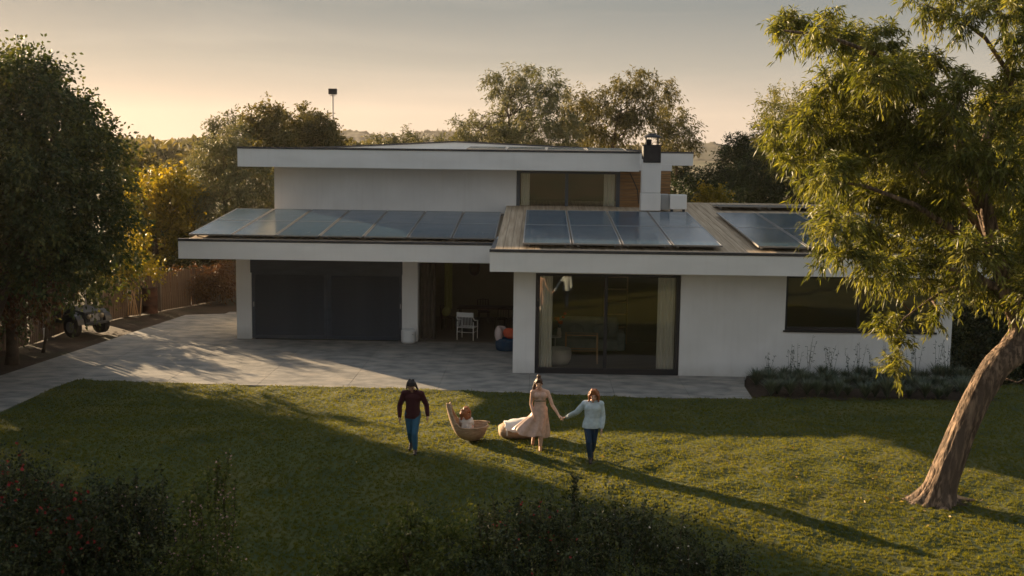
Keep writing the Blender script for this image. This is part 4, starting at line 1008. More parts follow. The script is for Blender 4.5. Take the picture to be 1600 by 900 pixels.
def shoes(r, J, s=1., m=None):
    for q in 'LR':
        an = Vector(J['an'+q]); fd = Vector(J.get('fd'+q, (0, -1, 0))).normalized(); b = MB()
        heel = an+Vector((0, .025, -.05*s)); cap(b, heel, an+fd*.17*s+Vector((0, 0, -.058*s)), .043*s, .036*s); cap(b, an+Vector((0, 0, .01)), heel, .045*s, .042*s); cap(b, an+fd*.04+Vector((0, 0, -.01)), an+fd*.12+Vector((0, 0, -.045)), .036, .036)
        remesh(b, 'shoe', m or M['shoe'], r, .012, 3)
def trousers(r, J, m, s=1., top=.08, flare=0., g=1.):
    b = MB(); P_ = Vector(J['pelvis'])
    cap(b, P_+Vector((-.055*s, 0, .03)), P_+Vector((.055*s, 0, .03)), .122*s*g, .122*s*g, fy=.92); cap(b, P_+Vector((0, 0, .02)), P_+Vector((0, 0, top)), .14*s*g, .125*s*g, 16, .85)
    for q, sx in (('L', -1), ('R', 1)):
        hp_, kn, an = P_+Vector((sx*.085*s, 0, -.0)), Vector(J['kn'+q]), Vector(J['an'+q])
        cap(b, hp_, kn, .096*s*g, .068*s*g); cap(b, kn, an+(kn-an).normalized()*.03, .066*s*g, .050*s*g+flare, bulge=.006)
        for k, t in enumerate((.2, .5, .8)): c_ = kn.lerp(an, t); b.ell(c_+Vector((.02*sx, -.04, 0)), (.03, .02, .016), 8, 6)
    return remesh(b, 'jeans', m, r, .012, 3)
def loft(b, rows, n=24):
    base = len(b.v)
    for c, rx, ry in rows:
        for k in range(n): a = 2*math.pi*k/n; b.v.append((c[0]+rx*math.cos(a), c[1]+ry*math.sin(a), c[2]))
    for i in range(len(rows)-1):
        for k in range(n): k2 = (k+1) % n; b.f.append((base+i*n+k, base+i*n+k2, base+(i+1)*n+k2, base+(i+1)*n+k))
    b.f.append(tuple(base+k for k in range(n))[::-1]); e = base+(len(rows)-1)*n; b.f.append(tuple(e+k for k in range(n)))
def top_(r, J, m, name='shirt', s=1., hem=.02, sleeve=1., loose=.014, hemr=.0):
    b = MB(); P_ = Vector(J['pelvis']); C_ = Vector(J['chest']); N_ = Vector(J['neck'])
    for a in ('shL', 'shR'): cap(b, N_+Vector((0, .01, -.035)), J[a], .060*s, .060*s+loose)
    cap(b, C_+Vector((-.055, 0, .03)), C_+Vector((.055, 0, .03)), .118*s+loose, .118*s+loose, fy=.88); Q_ = P_+Vector((0, 0, hem-.07)); W1, W2 = .150*s+loose, .165*s+loose+hemr
    loft(b, [(Q_, W2, W2*.76), (Q_.lerp(C_, .25), W2*.97, W2*.74), (Q_.lerp(C_, .55), W1*.93, W1*.75), (C_, W1*1.02, W1*.80), (C_+Vector((0, 0, .08)), W1, W1*.74), (C_+Vector((0, 0, .13)), W1*.7, W1*.55)])
    g_ = random.Random(4)
    for k in range(10):
        t = g_.random(); c_ = C_.lerp(P_, t); an = g_.uniform(-2.6, -.5); q = c_+Vector((.12*math.cos(an), .11*math.sin(an), 0)); cap(b, q, q+Vector((g_.uniform(-.05, .05), 0, -.09)), .014, .008, 6)
    for q in 'LR':
        sh_, el, wr = Vector(J['sh'+q]), Vector(J['el'+q]), Vector(J['wr'+q])
        cap(b, sh_, el, .052*s+loose, .042*s+loose, bulge=.004); 
        if sleeve > .5: cap(b, el, el.lerp(wr, .93), .042*s+loose, .031*s+loose*.8, bulge=.006)
    o = remesh(b, name, m, r, .0115, 3)
    # collar
    cb_ = MB(); n = 16; R0 = .062*s
    for z, rr in ((0, R0+.012), (.035, R0+.002)):
        for k in range(n+1):
            a = -math.pi/2+.35+(2*math.pi-.7)*k/n; cb_.v.append((N_.x+rr*math.cos(a), N_.y-.004+rr*math.sin(a), N_.z-.012+z))
    cb_.f = [(k, k+1, k+n+2, k+n+1) for k in range(n)]
    c = cb_.build('collar', m, r, world=False, smooth=True); md = c.modifiers.new('t', 'SOLIDIFY'); md.thickness = .008
    return o
def hair(r, H, R_, m, kind, s=1., seed=1):
    b = MB(); g_ = random.Random(seed)
    b.ell(H(0, .018, .052), (.086*s, .098*s, .088*s), 18, 12, R_); b.ell(H(0, .055, .0), (.080*s, .068*s, .09*s), 16, 10, R_)
    if kind == 'shaggy':
        for k in range(34):
            a = g_.uniform(-.35, math.pi+.35); x, y = .085*math.cos(a), .02+.085*math.sin(a); q1 = H(x*1.22, y*1.1+.01, -.05); cap(b, H(x, y, .04), q1, .02, .016, 8); cap(b, q1, H(x*(1.2+g_.random()*.5), y*1.15+.01, -.13-g_.random()*.06), .016, .007, 8)
        for k in range(7): x = -.06+.02*k; cap(b, H(x, -.03, .12), H(x*1.15, -.085, .085), .02, .012, 8)
        for k in range(10): b.ell(H(g_.uniform(-.06, .06), g_.uniform(-.03, .08), .125), (.03, .03, .02), 8, 6)
    elif kind == 'bob':
        for k in range(44):
            a = g_.uniform(-.5, math.pi+.5); z = g_.uniform(-.13, .07); q_ = .088*(1.0-.9*max(0, z)*3.5); x, y = q_*math.cos(a), .02+q_*math.sin(a); b.ell(H(x*(1.14+.12*g_.random()), y*1.12, z), (.026, .026, .034), 8, 6)
        for k in range(12): b.ell(H(g_.uniform(-.045, .045), g_.uniform(-.04, .05), .115+g_.random()*.012), (.032, .032, .022), 8, 6)
        for sx in (-1, 1): cap(b, H(sx*.02, -.05, .125), H(sx*.085, -.07, .03), .028, .02, 8); cap(b, H(sx*.088, -.05, .03), H(sx*.095, -.03, -.09), .024, .02, 8)
    elif kind == 'bun':
        b.ell(H(0, .05, .155), (.048, .048, .050), 12, 9, R_); cap(b, H(0, .04, .12), H(0, .05, .15), .035, .03, 8)
        cap(b, H(-.07, .05, .02), H(-.10, .05, -.10), .035, .034, 10); cap(b, H(-.10, .05, -.10), H(-.105, .02, -.22), .036, .022, 10)
        for sx in (-1, 1): cap(b, H(sx*.02, -.055, .115), H(sx*.078, -.06, .03), .022, .015, 8)
    return remesh(b, 'hair', m, r, .009, 2)
# --- man in maroon
lm = atG(645, 708)
J = dict(head=(-.02, -.14, 1.49), neck=(-.01, -.04, 1.37), chest=(0, 0, 1.19), pelvis=(-.01, .05, .84), shL=(-.185, -.02, 1.30), shR=(.175, -.02, 1.30),
         elL=(-.285, .02, 1.02), wrL=(-.275, -.06, .79), elR=(.285, .05, 1.04), wrR=(.315, -.01, .82), knL=(-.07, .06, .46), anL=(-.065, .30, .17), knR=(.05, -.10, .46), anR=(.055, -.05, .085), fdL=(-.1, -1, -.55), fdR=(.08, -1, 0))
r, H, R_ = person('man in maroon shirt and blue jeans walking head bowed, leftmost on the lawn', tuple(lm), J, M['skin_tan'], pitch=.62, s=1.02, handd=dict(L=(0, -.15, -1), R=(.05, -.1, -1)), curl=(.4, .7))
trousers(r, J, M['jeans'], 1.0, .07); top_(r, J, M['maroon'], s=.98, hem=-.01, loose=.012); hair(r, H, R_, M['hair_black'], 'shaggy'); shoes(r, J)
# --- woman in dress
lw_ = atG(845, 703)
ow = atG(922, 722)
hold = Vector((.56, -.35, .80))   # shared hand point, local to dress woman
J = dict(head=(-.065, -.06, 1.46), neck=(-.03, 0, 1.335), chest=(-.03, 0, 1.17), pelvis=(-.02, .02, .87), shL=(-.195, 0, 1.275), shR=(.125, 0, 1.275),
         elL=(-.225, .04, 1.00), wrL=(-.165, -.10, .79), elR=(.235, -.04, 1.00), wrR=(.375, -.14, .80), knL=(-.10, .05, .47), anL=(-.165, .32, .20), knR=(.0, -.12, .48), anR=(-.01, -.05, .075), fdL=(-.1, -1, -.6), fdR=(0, -1, 0))
r, H, R_ = person('woman in a long champagne dress with tied-up hair, walking on the lawn', tuple(lw_), J, M['skin'], pitch=.22, s=.93, handd=dict(L=(.15, -.2, -1), R=(.55, -.25, -.35)), curl=(.4, .6))
b = MB()   # bodice and skirt
C_ = Vector(J['chest']); P_ = Vector(J['pelvis'])
for sx in (-1, 1): b.ell(C_+Vector((sx*.062, -.055, .035)), (.075, .07, .075)); cap(b, C_+Vector((sx*.075, -.05, .07)), Vector(J['sh'+('L' if sx < 0 else 'R')])+Vector((-sx*.045, -.0, .045)), .028, .020, 8); cap(b, C_+Vector((sx*.08, .05, .05)), Vector(J['sh'+('L' if sx < 0 else 'R')])+Vector((-sx*.045, .01, .045)), .03, .022, 8)
cap(b, C_+Vector((-.05, .01, .03)), C_+Vector((.05, .01, .03)), .108, .108, fy=.86); cap(b, C_, C_+Vector((0, 0, -.12)), .120, .112, 16, .85)
remesh(b, 'bodice', M['dress'], r, .011, 2)
rows = []; n = 64
prof_ = [(1.09, .118, -.03, 0), (.98, .118, -.03, 0), (.87, .150, -.025, .01), (.74, .185, -.05, .03), (.62, .235, -.09, .06), (.50, .285, -.13, .08), (.40, .330, -.175, .09), (.33, .345, -.20, .09), (.30, .350, -.21, .09)]
for z, rr, cx_, cy_ in prof_:
    f = max(0, (1.0-z)/.6); row = []
    for k in range(n):
        a = 2*math.pi*k/n; wv = 1+f*(.10*math.sin(5*a+.8)+.07*math.sin(9*a+2.1)+.03*math.sin(17*a)); 
        lft = max(0, -math.cos(a)); x = cx_+rr*wv*math.cos(a)*(1+.12*f*lft); y = cy_+rr*wv*.80*math.sin(a)
        zz_ = z+f*(.03*math.sin(4*a)+.10*lft-.02*math.cos(a-.8)) if z < .7 else z
        row.append((x, y, zz_))
    rows.append(row+[row[0]])
surf('skirt', rows, M['dress'], r, .006)
mb = MB(); rr = [(C_.x+.126*math.cos(a), C_.y+.106*math.sin(a), C_.z-.075+.006*math.sin(3*a)) for a in np.linspace(0, 2*math.pi, 25)]
mb.tube(rr, .013, 8, False).build('waist_trim', M['sash'], r, world=False, smooth=True)
hair(r, H, R_, M['hair_brown'], 'bun', .95); shoes(r, J, .86, M['sandal'])
# --- older woman
hp_w = Vector(lw_)+Vector(J['wrR'])+Vector((.55, -.25, -.35)).normalized()*.09      # where the hands meet
hl = hp_w-Vector(ow)
J2 = dict(head=(.045, -.05, 1.42), neck=(.03, 0, 1.295), chest=(.03, 0, 1.13), pelvis=(.01, .02, .82), shL=(-.135, 0, 1.235), shR=(.195, 0, 1.235),
         elL=(-.30, .10, 1.03), wrL=tuple(hl+Vector((.085, -.035, .02))), elR=(.245, .03, .97), wrR=(.225, -.05, .74), knL=(-.04, -.12, .46), anL=(.0, -.03, .085), knR=(.07, .04, .45), anR=(.05, .30, .14), fdL=(0, -1, 0), fdR=(0, -1, -.5))
r2, H2, R2 = person('woman with auburn hair, pale blue shirt and dark jeans, rightmost walker on the lawn', tuple(ow), J2, M['skin'], pitch=.18, yaw=-.1, s=.96, handd=dict(L=(-.9, .3, -.15), R=(.0, -.1, -1)), curl=(.9, .4))
trousers(r2, J2, M['djeans'], .95, .07); top_(r2, J2, M['shirt'], s=1.0, hem=-.02, loose=.016, hemr=.012); hair(r2, H2, R2, M['hair_auburn'], 'bob'); shoes(r2, J2, .92)
# --- child in the cocoon lounger, back to the camera
J3 = dict(head=(0, 0, .74), neck=(.01, -.02, .62), chest=(.02, -.01, .47), pelvis=(.05, -.03, .22), shL=(-.12, -.02, .57), shR=(.14, -.02, .57),
         elL=(-.15, .12, .42), wrL=(-.08, .26, .36), elR=(.18, .10, .42), wrR=(.12, .26, .36), knL=(-.05, .20, .40), anL=(-.04, .30, .16), knR=(.16, .20, .40), anR=(.16, .30, .16), fdL=(0, 1, 0), fdR=(0, 1, 0))
cl_ = Vector(pc_)+Vector((.02, .02, .03))
for q in J3: J3[q] = tuple(Vector(J3[q])*.80) if q[:2] != 'fd' else J3[q]
r3, H3, R3 = person('child with red-brown hair sitting low in the tan cocoon lounger', tuple(cl_), J3, M['skin'], yaw=2.9, s=.84, handd=dict(L=(0, 1, -.2), R=(0, 1, -.2)))
top_(r3, J3, M['whitecloth'], s=.74, hem=.0, loose=.012)
trousers(r3, J3, M['djeans'], .74, .05); hair(r3, H3, R3, M['hair_auburn2'] if 'hair_auburn2' in M else M['hair_auburn'], 'bob', .9, 3)
# ------------------------------------------------------------------ trees and plants
M['lf_willow'] = leafmat('willow_leaf', (.040, .054, .012), (.120, .130, .026), (.28, .265, .075), .5, .42, (1.5, 1.4, .5), .3)
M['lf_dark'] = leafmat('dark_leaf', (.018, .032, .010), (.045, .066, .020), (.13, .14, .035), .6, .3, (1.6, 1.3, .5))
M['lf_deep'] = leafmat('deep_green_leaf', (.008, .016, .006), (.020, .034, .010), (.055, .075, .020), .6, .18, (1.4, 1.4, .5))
M['lf_rust'] = leafmat('rusty_leaf', (.045, .022, .010), (.085, .040, .016), (.13, .075, .02), .6, .3, (1.5, 1.1, .5))
M['lf_yellow'] = leafmat('yellow_green_leaf', (.08, .085, .010), (.17, .155, .018), (.32, .26, .04), .5, .45, (1.6, 1.3, .4))
M['lf_olive'] = leafmat('olive_grey_leaf', (.050, .062, .032), (.105, .115, .055), (.21, .20, .11), .6, .3, (1.4, 1.2, .7))
M['lf_mid'] = leafmat('mid_green_leaf', (.035, .040, .012), (.075, .075, .022), (.15, .135, .05), .6, .35, (1.6, 1.3, .5))
M['lf_pine'] = leafmat('pine_needle', (.05, .06, .014), (.12, .125, .03), (.26, .23, .06), .6, .3, (1.6, 1.4, .5))
M['lf_bluegreen'] = leafmat('blue_green_blade', (.045, .070, .05), (.10, .13, .10), (.19, .21, .16), .5, .25)
M['lf_shrub'] = leafmat('shrub_leaf', (.008, .014, .005), (.022, .032, .010), (.12, .13, .05), .5, .3)
M['lf_shrub2'] = leafmat('bright_shrub_leaf', (.025, .038, .008), (.06, .080, .016), (.18, .18, .045), .5, .4)
M['red_fl'] = mat('red_petal', (.22, .010, .012), (.34, .025, .02), 8, .6); M['pink_fl'] = mat('pink_petal', (.50, .28, .26), (.60, .40, .35), 8, .7); M['cream_fl'] = mat('cream_petal', (.6, .52, .42), rough=.7)
g = np.random.default_rng(21)

# --- leaning willow-leaved tree at the right (built in its own plane ~ Y 21..24)
def W(u, v, Y): p = atY(u, v, Y); return (p.x, p.y, p.z)
base = atG(1462, 785)
YT = base.y
tk = [(base.x, base.y, base.z-.1), W(1470, 762, YT), W(1487, 715, YT), W(1507, 665, YT), W(1530, 615, YT), W(1556, 572, YT+.1), W(1586, 545, YT+.3), W(1596, 520, YT+.4), W(1590, 492, YT+.4), W(1578, 468, YT+.3), W(1570, 440, YT+.2), W(1560, 400, YT+.1), W(1545, 340, YT), W(1535, 270, YT+.2), W(1550, 190, YT+.4), W(1580, 120, YT+.5), W(1570, 50, YT+.5), W(1550, -10, YT+.5), W(1545, -60, YT+.5)]
tr_ = [.40, .29, .255, .24, .235, .245, .27, .24, .19, .165, .145, .14, .12, .10, .085, .07, .05, .035, .02]
wt = thing('leaning_tree', 'large tree with thick pale leaning trunk and drooping yellow-green leaves, right of the lawn', 'tree', tuple(base))
mb = MB(); fine = []; fr = []
tv = [Vector(p) for p in tk]
for i in range(len(tv)-1):
    for k in range(9):
        t = k/9; p0 = tv[max(i-1, 0)]; p1 = tv[i]; p2 = tv[i+1]; p3 = tv[min(i+2, len(tv)-1)]
        fine.append(.5*((2*p1)+(p2-p0)*t+(2*p0-5*p1+4*p2-p3)*t*t+(3*p1-p0-3*p2+p3)*t**3)); fr.append(tr_[i]+(tr_[i+1]-tr_[i])*t)
n = 64; up = None; b0 = 0
gb = np.random.default_rng(4); rn = gb.normal(size=(len(fine), n))
for _ in range(3): rn = (rn+np.roll(rn, 1, 0)+np.roll(rn, -1, 0)+np.roll(rn, 2, 0)+np.roll(rn, -2, 0))/5*1.7
rn = np.tanh(rn)
for i, p in enumerate(fine):
    d = (fine[min(i+1, len(fine)-1)]-fine[max(i-1, 0)]).normalized(); x = Vector((1, 0, 0)); x = (x-d*x.dot(d)).normalized(); y = d.cross(x)
    for k in range(n):
        a = 2*math.pi*k/n; tw_ = i*.022
        rr = fr[i]*(1+.06*math.sin(3*a+tw_*2)+.022*math.sin(7*a-tw_*4+i*.05)+.014*math.sin(13*a+i*.15)+.05*rn[i][k]+.10*math.exp(-((i-58)/5)**2)*max(0, math.sin(a*2+1)))
        if i < 14: rr *= 1+.34*(1-i/14)**2.4*(1+.5*math.sin(4*a+1)+.4*math.sin(7*a)+.2*math.sin(11*a+2))
        mb.v.append(tuple(p+x*(rr*math.cos(a))+y*(rr*math.sin(a))))
    if i: mb.f += [((i-1)*n+k, (i-1)*n+(k+1) % n, i*n+(k+1) % n, i*n+k) for k in range(n)]
mb.build('trunk', M['bark'], wt, smooth=True)
limbs = [([ (1590, 500), (1572, 470), (1556, 450), (1533, 436), (1520, 420), (1500, 390)], .13, .0, 'limb'),
         ([(1590, 495), (1604, 465), (1612, 440), (1622, 400), (1640, 330), (1650, 250)], .15, .4, 'limb'),
         ([(1562, 420), (1540, 350), (1505, 250), (1490, 200), (1462, 140), (1420, 110), (1370, 85), (1290, 55), (1225, 48)], .11, -.3, 'limb'),
         ([(1556, 380), (1500, 320), (1440, 270), (1380, 220), (1310, 170), (1270, 140)], .09, .8, 'limb'),
         ([(1550, 400), (1490, 360), (1430, 320), (1350, 290), (1280, 280)], .08, -1.0, 'limb'),
         ([(1528, 434), (1480, 420), (1420, 405), (1350, 400), (1300, 400)], .06, -.6, 'limb'),
         ([(1530, 436), (1500, 448), (1470, 457), (1440, 478), (1412, 498), (1400, 520)], .05, -.5, 'limb'),
         ([(1455, 466), (1466, 485), (1468, 500)], .025, -.5, 'limb'),
         ([(1425, 488), (1402, 468), (1392, 455)], .018, -.5, 'limb'),
         ([(1565, 590), (1590, 598), (1615, 585), (1640, 590)], .02, -.2, 'limb'),
         ([(1580, 120), (1540, 60), (1500, 30), (1440, 5)], .05, .2, 'limb')]
for pts_, r0, dy, nm in limbs:
    P_ = [Vector(W(u, v, YT+.2+dy*k/len(pts_)*1.5)) for k, (u, v) in enumerate(pts_)]
    MB().tube(P_, [r0*(1-.82*k/(len(P_)-1)) for k in range(len(P_))], 9).build('limb', M['bark'], wt, smooth=True)
crown_bl = [(1212, 50, 14), (1238, 44, 22), (1262, 48, 22), (1290, 48, 28), (1318, 62, 30), (1345, 70, 30), (1375, 72, 32), (1400, 92, 34), (1435, 92, 24), (1465, 112, 24), (1510, 130, 22), (1560, 138, 20), (1605, 128, 24), (1208, 195, 10), (1222, 212, 17), (1245, 200, 18), (1265, 185, 16), (1212, 236, 9), (1240, 235, 16), (1232, 255, 8), (1250, 185, 10),
            (1330, 110, 34), (1300, 130, 24), (1370, 120, 36), (1420, 130, 40), (1290, 150, 26), (1330, 155, 36), (1380, 170, 45), (1440, 180, 45), (1500, 175, 45), (1560, 170, 45), (1620, 160, 45),
            (1275, 210, 22), (1320, 210, 36), (1370, 225, 45), (1430, 240, 50), (1500, 250, 52), (1570, 250, 50), (1630, 240, 50), (1258, 292, 14), (1285, 270, 26), (1320, 265, 32),
            (1310, 310, 26), (1350, 305, 42), (1410, 310, 48), (1480, 320, 52), (1550, 330, 52), (1620, 320, 50), (1280, 345, 18), (1310, 350, 26), (1350, 365, 36), (1400, 375, 42), (1460, 385, 46), (1520, 395, 46), (1580, 400, 42), (1630, 400, 40),
            (1292, 395, 16), (1320, 400, 24), (1355, 412, 22), (1395, 425, 26), (1440, 425, 28), (1490, 435, 24), (1525, 450, 18), (1555, 455, 14), (1375, 430, 12), (1610, 450, 30),
            (1400, 500, 9), (1388, 520, 8), (1408, 540, 7), (1392, 562, 7), (1400, 578, 5), (1467, 480, 7), (1455, 502, 6), (1378, 505, 6),
            (1425, 3, 9), (1452, 12, 14), (1482, 28, 15), (1508, 42, 13), (1480, 0, 20), (1530, 10, 16), (1572, 20, 18), (1600, 10, 30), (1606, 60, 26), (1585, 85, 14), (1575, 55, 12), (1590, 120, 14), (1500, -20, 30), (1560, -30, 34), (1620, -30, 40)]
bl_ = []
for u, v, r_ in crown_bl:
    small = r_ < 17
    bl_.append(B(u, v, YT+(.2+float(g.uniform(-.5, .3)) if small or v > 470 else float(g.uniform(-1.6, 1.9))), r_*1.02))
C, D, cv, tw = crown_pts(g, bl_, 50, 9, 12, .30, .42, .17, .15, .9, 1., .6, .02)
n = len(C); k = .7+.6*g.random(n); D = nrm(D*np.array((1, 1, .8))-np.array((0, 0, .34)))
print('willow leaves', n)
oc = leaf_obj('crown', C, D, .140*k, .025*k, np.clip(.52+cv+g.normal(0, .17, n), 0, 1), M['lf_willow'], wt, g); oc['kind'] = 'stuff'
st = np.concatenate([a[0] for a in tw]); d = np.concatenate([a[1] for a in tw]); Lt = np.concatenate([a[2] for a in tw]); e = st+d*Lt[:, None]; e[:, 2] -= .5*Lt*.8
s_ = nrm(np.cross(d, rsph(g, len(st))))*.004; V = np.stack([st-s_*1.6, st+s_*1.6, e+s_*.4, e-s_*.4], 1).reshape(-1, 3)-np.array(base)
me = np_mesh('twigs', V, np.arange(len(V)).reshape(-1, 4)); me.materials.append(M['dbark']); o = link(bpy.data.objects.new('twig', me)); o.parent = wt; o['kind'] = 'stuff'

# --- left side trees, near
def bigtree(label, blist, Y, dy, trunk_uv, leafm, seed, dens=7, leafs=(.13, .075), tws=6, lv=9, twl=.55, name='tree', group='trees along the left side of the garden', r0=.22, barkm=None, vb=0, **kw):
    g_ = np.random.default_rng(seed); bl = BL(blist, Y, g_, dy, 16 if leafm is M['lf_dark'] and Y < 37 else 0)
    x0, y0, _ = W(trunk_uv[0], trunk_uv[1], Y); zt = max(b[2] for b in bl); xt = sum(b[0] for b in bl)/len(bl)
    tk_ = [Vector((x0+(xt-x0)*t*.8+.15*math.sin(3*t+seed), Y+.1*math.sin(5*t), -.1+(zt*.8+.1)*t)) for t in np.linspace(0, 1, 9)]
    return tree(name, label, bl, tk_, [r0*(1-.85*t) for t in np.linspace(0, 1, 9)], leafm, barkm or M['dbark'], seed, dens, tws, lv, twl, leafs, group=group, vbias=vb, **kw)
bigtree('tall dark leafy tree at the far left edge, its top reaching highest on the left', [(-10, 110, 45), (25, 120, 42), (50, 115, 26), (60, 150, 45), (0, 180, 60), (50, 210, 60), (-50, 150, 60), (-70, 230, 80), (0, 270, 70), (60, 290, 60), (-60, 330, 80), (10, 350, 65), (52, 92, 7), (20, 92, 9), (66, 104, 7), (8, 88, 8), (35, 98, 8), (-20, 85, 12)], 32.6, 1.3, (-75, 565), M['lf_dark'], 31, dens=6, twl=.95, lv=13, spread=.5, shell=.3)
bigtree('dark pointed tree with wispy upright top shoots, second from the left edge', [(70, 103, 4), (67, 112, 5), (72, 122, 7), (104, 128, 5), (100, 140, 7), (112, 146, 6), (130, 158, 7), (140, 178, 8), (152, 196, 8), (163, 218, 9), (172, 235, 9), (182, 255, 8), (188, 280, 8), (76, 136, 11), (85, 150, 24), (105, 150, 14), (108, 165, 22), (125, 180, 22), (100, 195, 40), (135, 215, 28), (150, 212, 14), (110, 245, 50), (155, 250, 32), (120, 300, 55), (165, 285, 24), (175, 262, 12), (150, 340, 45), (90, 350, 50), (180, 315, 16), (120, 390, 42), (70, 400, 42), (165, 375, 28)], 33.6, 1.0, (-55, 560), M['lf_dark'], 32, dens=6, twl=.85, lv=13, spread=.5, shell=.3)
bigtree('rust-tinged dense tree low on the left above the board fence', [(20, 400, 45), (-30, 420, 55), (60, 420, 38), (10, 460, 32), (70, 455, 22), (-40, 470, 40), (40, 370, 35)], 35.5, 1.2, (10, 548), M['lf_rust'], 33, dens=10)
bigtree('low dark shrubbery around the foot of the left trees', [(-20, 490, 30), (15, 500, 22), (45, 480, 22), (150, 440, 18), (120, 430, 20), (60, 440, 26), (90, 430, 22), (150, 415, 20)], 37.5, .5, (60, 530), M['lf_dark'], 133, dens=8, leafs=(.10, .06), name='bush', r0=.06)
# unseen trees added beyond the left frame edge to shade the lawn
g5 = np.random.default_rng(5)
for i, (x, y, h, r_) in enumerate(((-24.6, 43.2, 10, 2.3), (-28.0, 46.3, 10.5, 2.4), (-21, 39.3, 9.5, 2.0), (-20, 36, 9, 2.2), (-17.5, 31.0, 7.4, 1.9), (-18.5, 27.5, 7.6, 2.1), (-17.2, 24.0, 6.8, 1.9), (-17.8, 20.0, 6.6, 2.0), (-17, 15.5, 6.2, 2.1), (-21.5, 33, 9.5, 2.4), (-22, 28, 9, 2.4))):
    bl = [(x+float(g5.uniform(-1.1, 1.1)), y+float(g5.uniform(-1.3, 1.3)), z, r_*(.55+.4*math.sin(math.pi*min(1, z/h*.95)))) for z in np.linspace(1.3, h-.5, 10)]
    DM = 2.5; tree('tree', ['tall dark tree farthest back on the left, beyond the board fence, outside the view', 'second tall dark tree beyond the board fence, outside the view', 'dark tree behind the old buggy, outside the view', 'dark tree beside the board fence, outside the view', 'leafy dark tree added unseen past the left edge of the lawn, behind the driveway entrance', 'dense dark tree added beside the driveway entrance, past the left edge of the view', 'dark tree standing left of the lawn, outside the view', 'broad dark tree further along the left lawn edge, outside the view', 'dark tree nearest the camera on the left lawn edge, outside the view', 'tall dark tree in the second row left of the driveway, outside the view', 'tall dark tree in the second row beside the driveway entrance, outside the view'][i], bl,
         [(x, y, -.1), (x+.1, y, h*.4), (x, y+.1, h*.85)], [.2, .14, .04], M['lf_dark'], M['dbark'], 60+i, 6, 5, 8, .6, (.16, .10), group='trees along the left side of the garden')
DM = 6
# --- yellow sunlit shrubs and trees behind the fence, left
bigtree('bright yellow-green sunlit tree behind the paling fence', [(225, 300, 25), (250, 295, 26), (275, 290, 22), (290, 310, 22), (230, 335, 32), (265, 335, 35), (215, 365, 30), (250, 375, 36), (290, 360, 26), (230, 400, 30), (200, 330, 22), (275, 400, 26), (300, 385, 22)], 56, 1.6, (245, 470), M['lf_yellow'], 34, dens=7, leafs=(.17, .11), vb=.05)
bigtree('small golden-leaved tree glowing between the dark trees and the fence', [(150, 405, 30), (180, 415, 28), (205, 400, 26), (170, 435, 22), (200, 430, 22), (130, 420, 24), (225, 425, 18), (190, 375, 22)], 46.5, 1.2, (175, 480), M['lf_yellow'], 35, dens=6, leafs=(.12, .08))
bigtree('mid-green bush on the far side of the fence near the garage corner', [(300, 415, 26), (330, 410, 25), (350, 395, 25), (270, 430, 18), (325, 380, 22), (360, 420, 18), (245, 425, 16)], 55, 1, (320, 462), M['lf_mid'], 36, dens=6, leafs=(.15, .09))
# --- olive-grey tree and companions behind the left of the house
bigtree('large olive-grey feathery tree behind the left end of the house', [(352, 195, 17), (343, 215, 22), (368, 215, 20), (328, 245, 24), (355, 250, 32), (318, 275, 26), (345, 285, 36), (390, 280, 38), (312, 305, 26), (345, 330, 38), (390, 330, 40), (310, 340, 26), (420, 300, 35), (330, 365, 28), (300, 322, 12), (322, 232, 10)], 58, 2, (350, 462), M['lf_olive'], 37, dens=8, leafs=(.16, .055), group='trees behind the house', droop=.5)
bigtree('dark green round-topped tree behind the upper roof, left group', [(398, 188, 18), (420, 178, 16), (385, 212, 22), (412, 208, 26), (438, 200, 20), (430, 225, 26), (400, 238, 26), (450, 225, 18), (425, 182, 12)], 62, 1.5, (410, 470), M['lf_mid'], 38, dens=8, leafs=(.16, .08), group='trees behind the house')
bigtree('dark green tree right beside the floodlight mast', [(478, 182, 14), (470, 200, 22), (490, 195, 16), (485, 215, 24), (460, 222, 20), (505, 198, 12), (510, 218, 18), (520, 205, 10), (524, 222, 12), (498, 228, 20)], 64, 1.5, (490, 470), M['lf_mid'], 39, dens=8, leafs=(.16, .08), group='trees behind the house')
DM = 5
# --- airy trees in the middle
bigtree('airy willow-like tree above the roof, left of the middle group', [(775, 132, 16), (795, 128, 20), (822, 122, 18), (848, 130, 22), (870, 140, 16), (785, 155, 18), (812, 158, 26), (850, 160, 24), (775, 185, 20), (800, 190, 32), (840, 195, 36), (870, 180, 24), (745, 205, 18), (725, 198, 10), (712, 196, 8), (760, 215, 24), (790, 222, 26), (736, 185, 8), (820, 225, 30), (735, 220, 18), (885, 210, 26), (868, 225, 26), (780, 228, 22), (700, 220, 10), (715, 228, 14)], 63, 2, (820, 470), M['lf_olive'], 40, dens=6, leafs=(.20, .05), droop=.6, group='trees behind the house', r0=.35)
bigtree('airy spreading tree with visible branches behind the chimney', [(905, 150, 20), (930, 160, 24), (925, 190, 34), (900, 200, 30), (960, 145, 18), (985, 128, 18), (1010, 132, 20), (975, 160, 26), (1000, 165, 26), (950, 195, 34), (1035, 142, 16), (1048, 152, 10), (1020, 180, 22), (985, 205, 26), (890, 175, 18), (930, 222, 28), (1040, 160, 10)], 65, 2, (935, 470), M['lf_mid'], 41, dens=6, leafs=(.20, .05), droop=.6, group='trees behind the house', r0=.38, nlimb=17)
bigtree('smaller airy tree behind the chimney cowl, right end of the middle group', [(1045, 185, 12), (1062, 180, 12), (1055, 205, 20), (1035, 215, 18), (1072, 205, 12), (1060, 228, 20), (1080, 215, 8), (1030, 235, 16), (1045, 240, 18)], 60, 1.5, (1050, 470), M['lf_mid'], 42, dens=7, leafs=(.16, .05), droop=.5, group='trees behind the house')
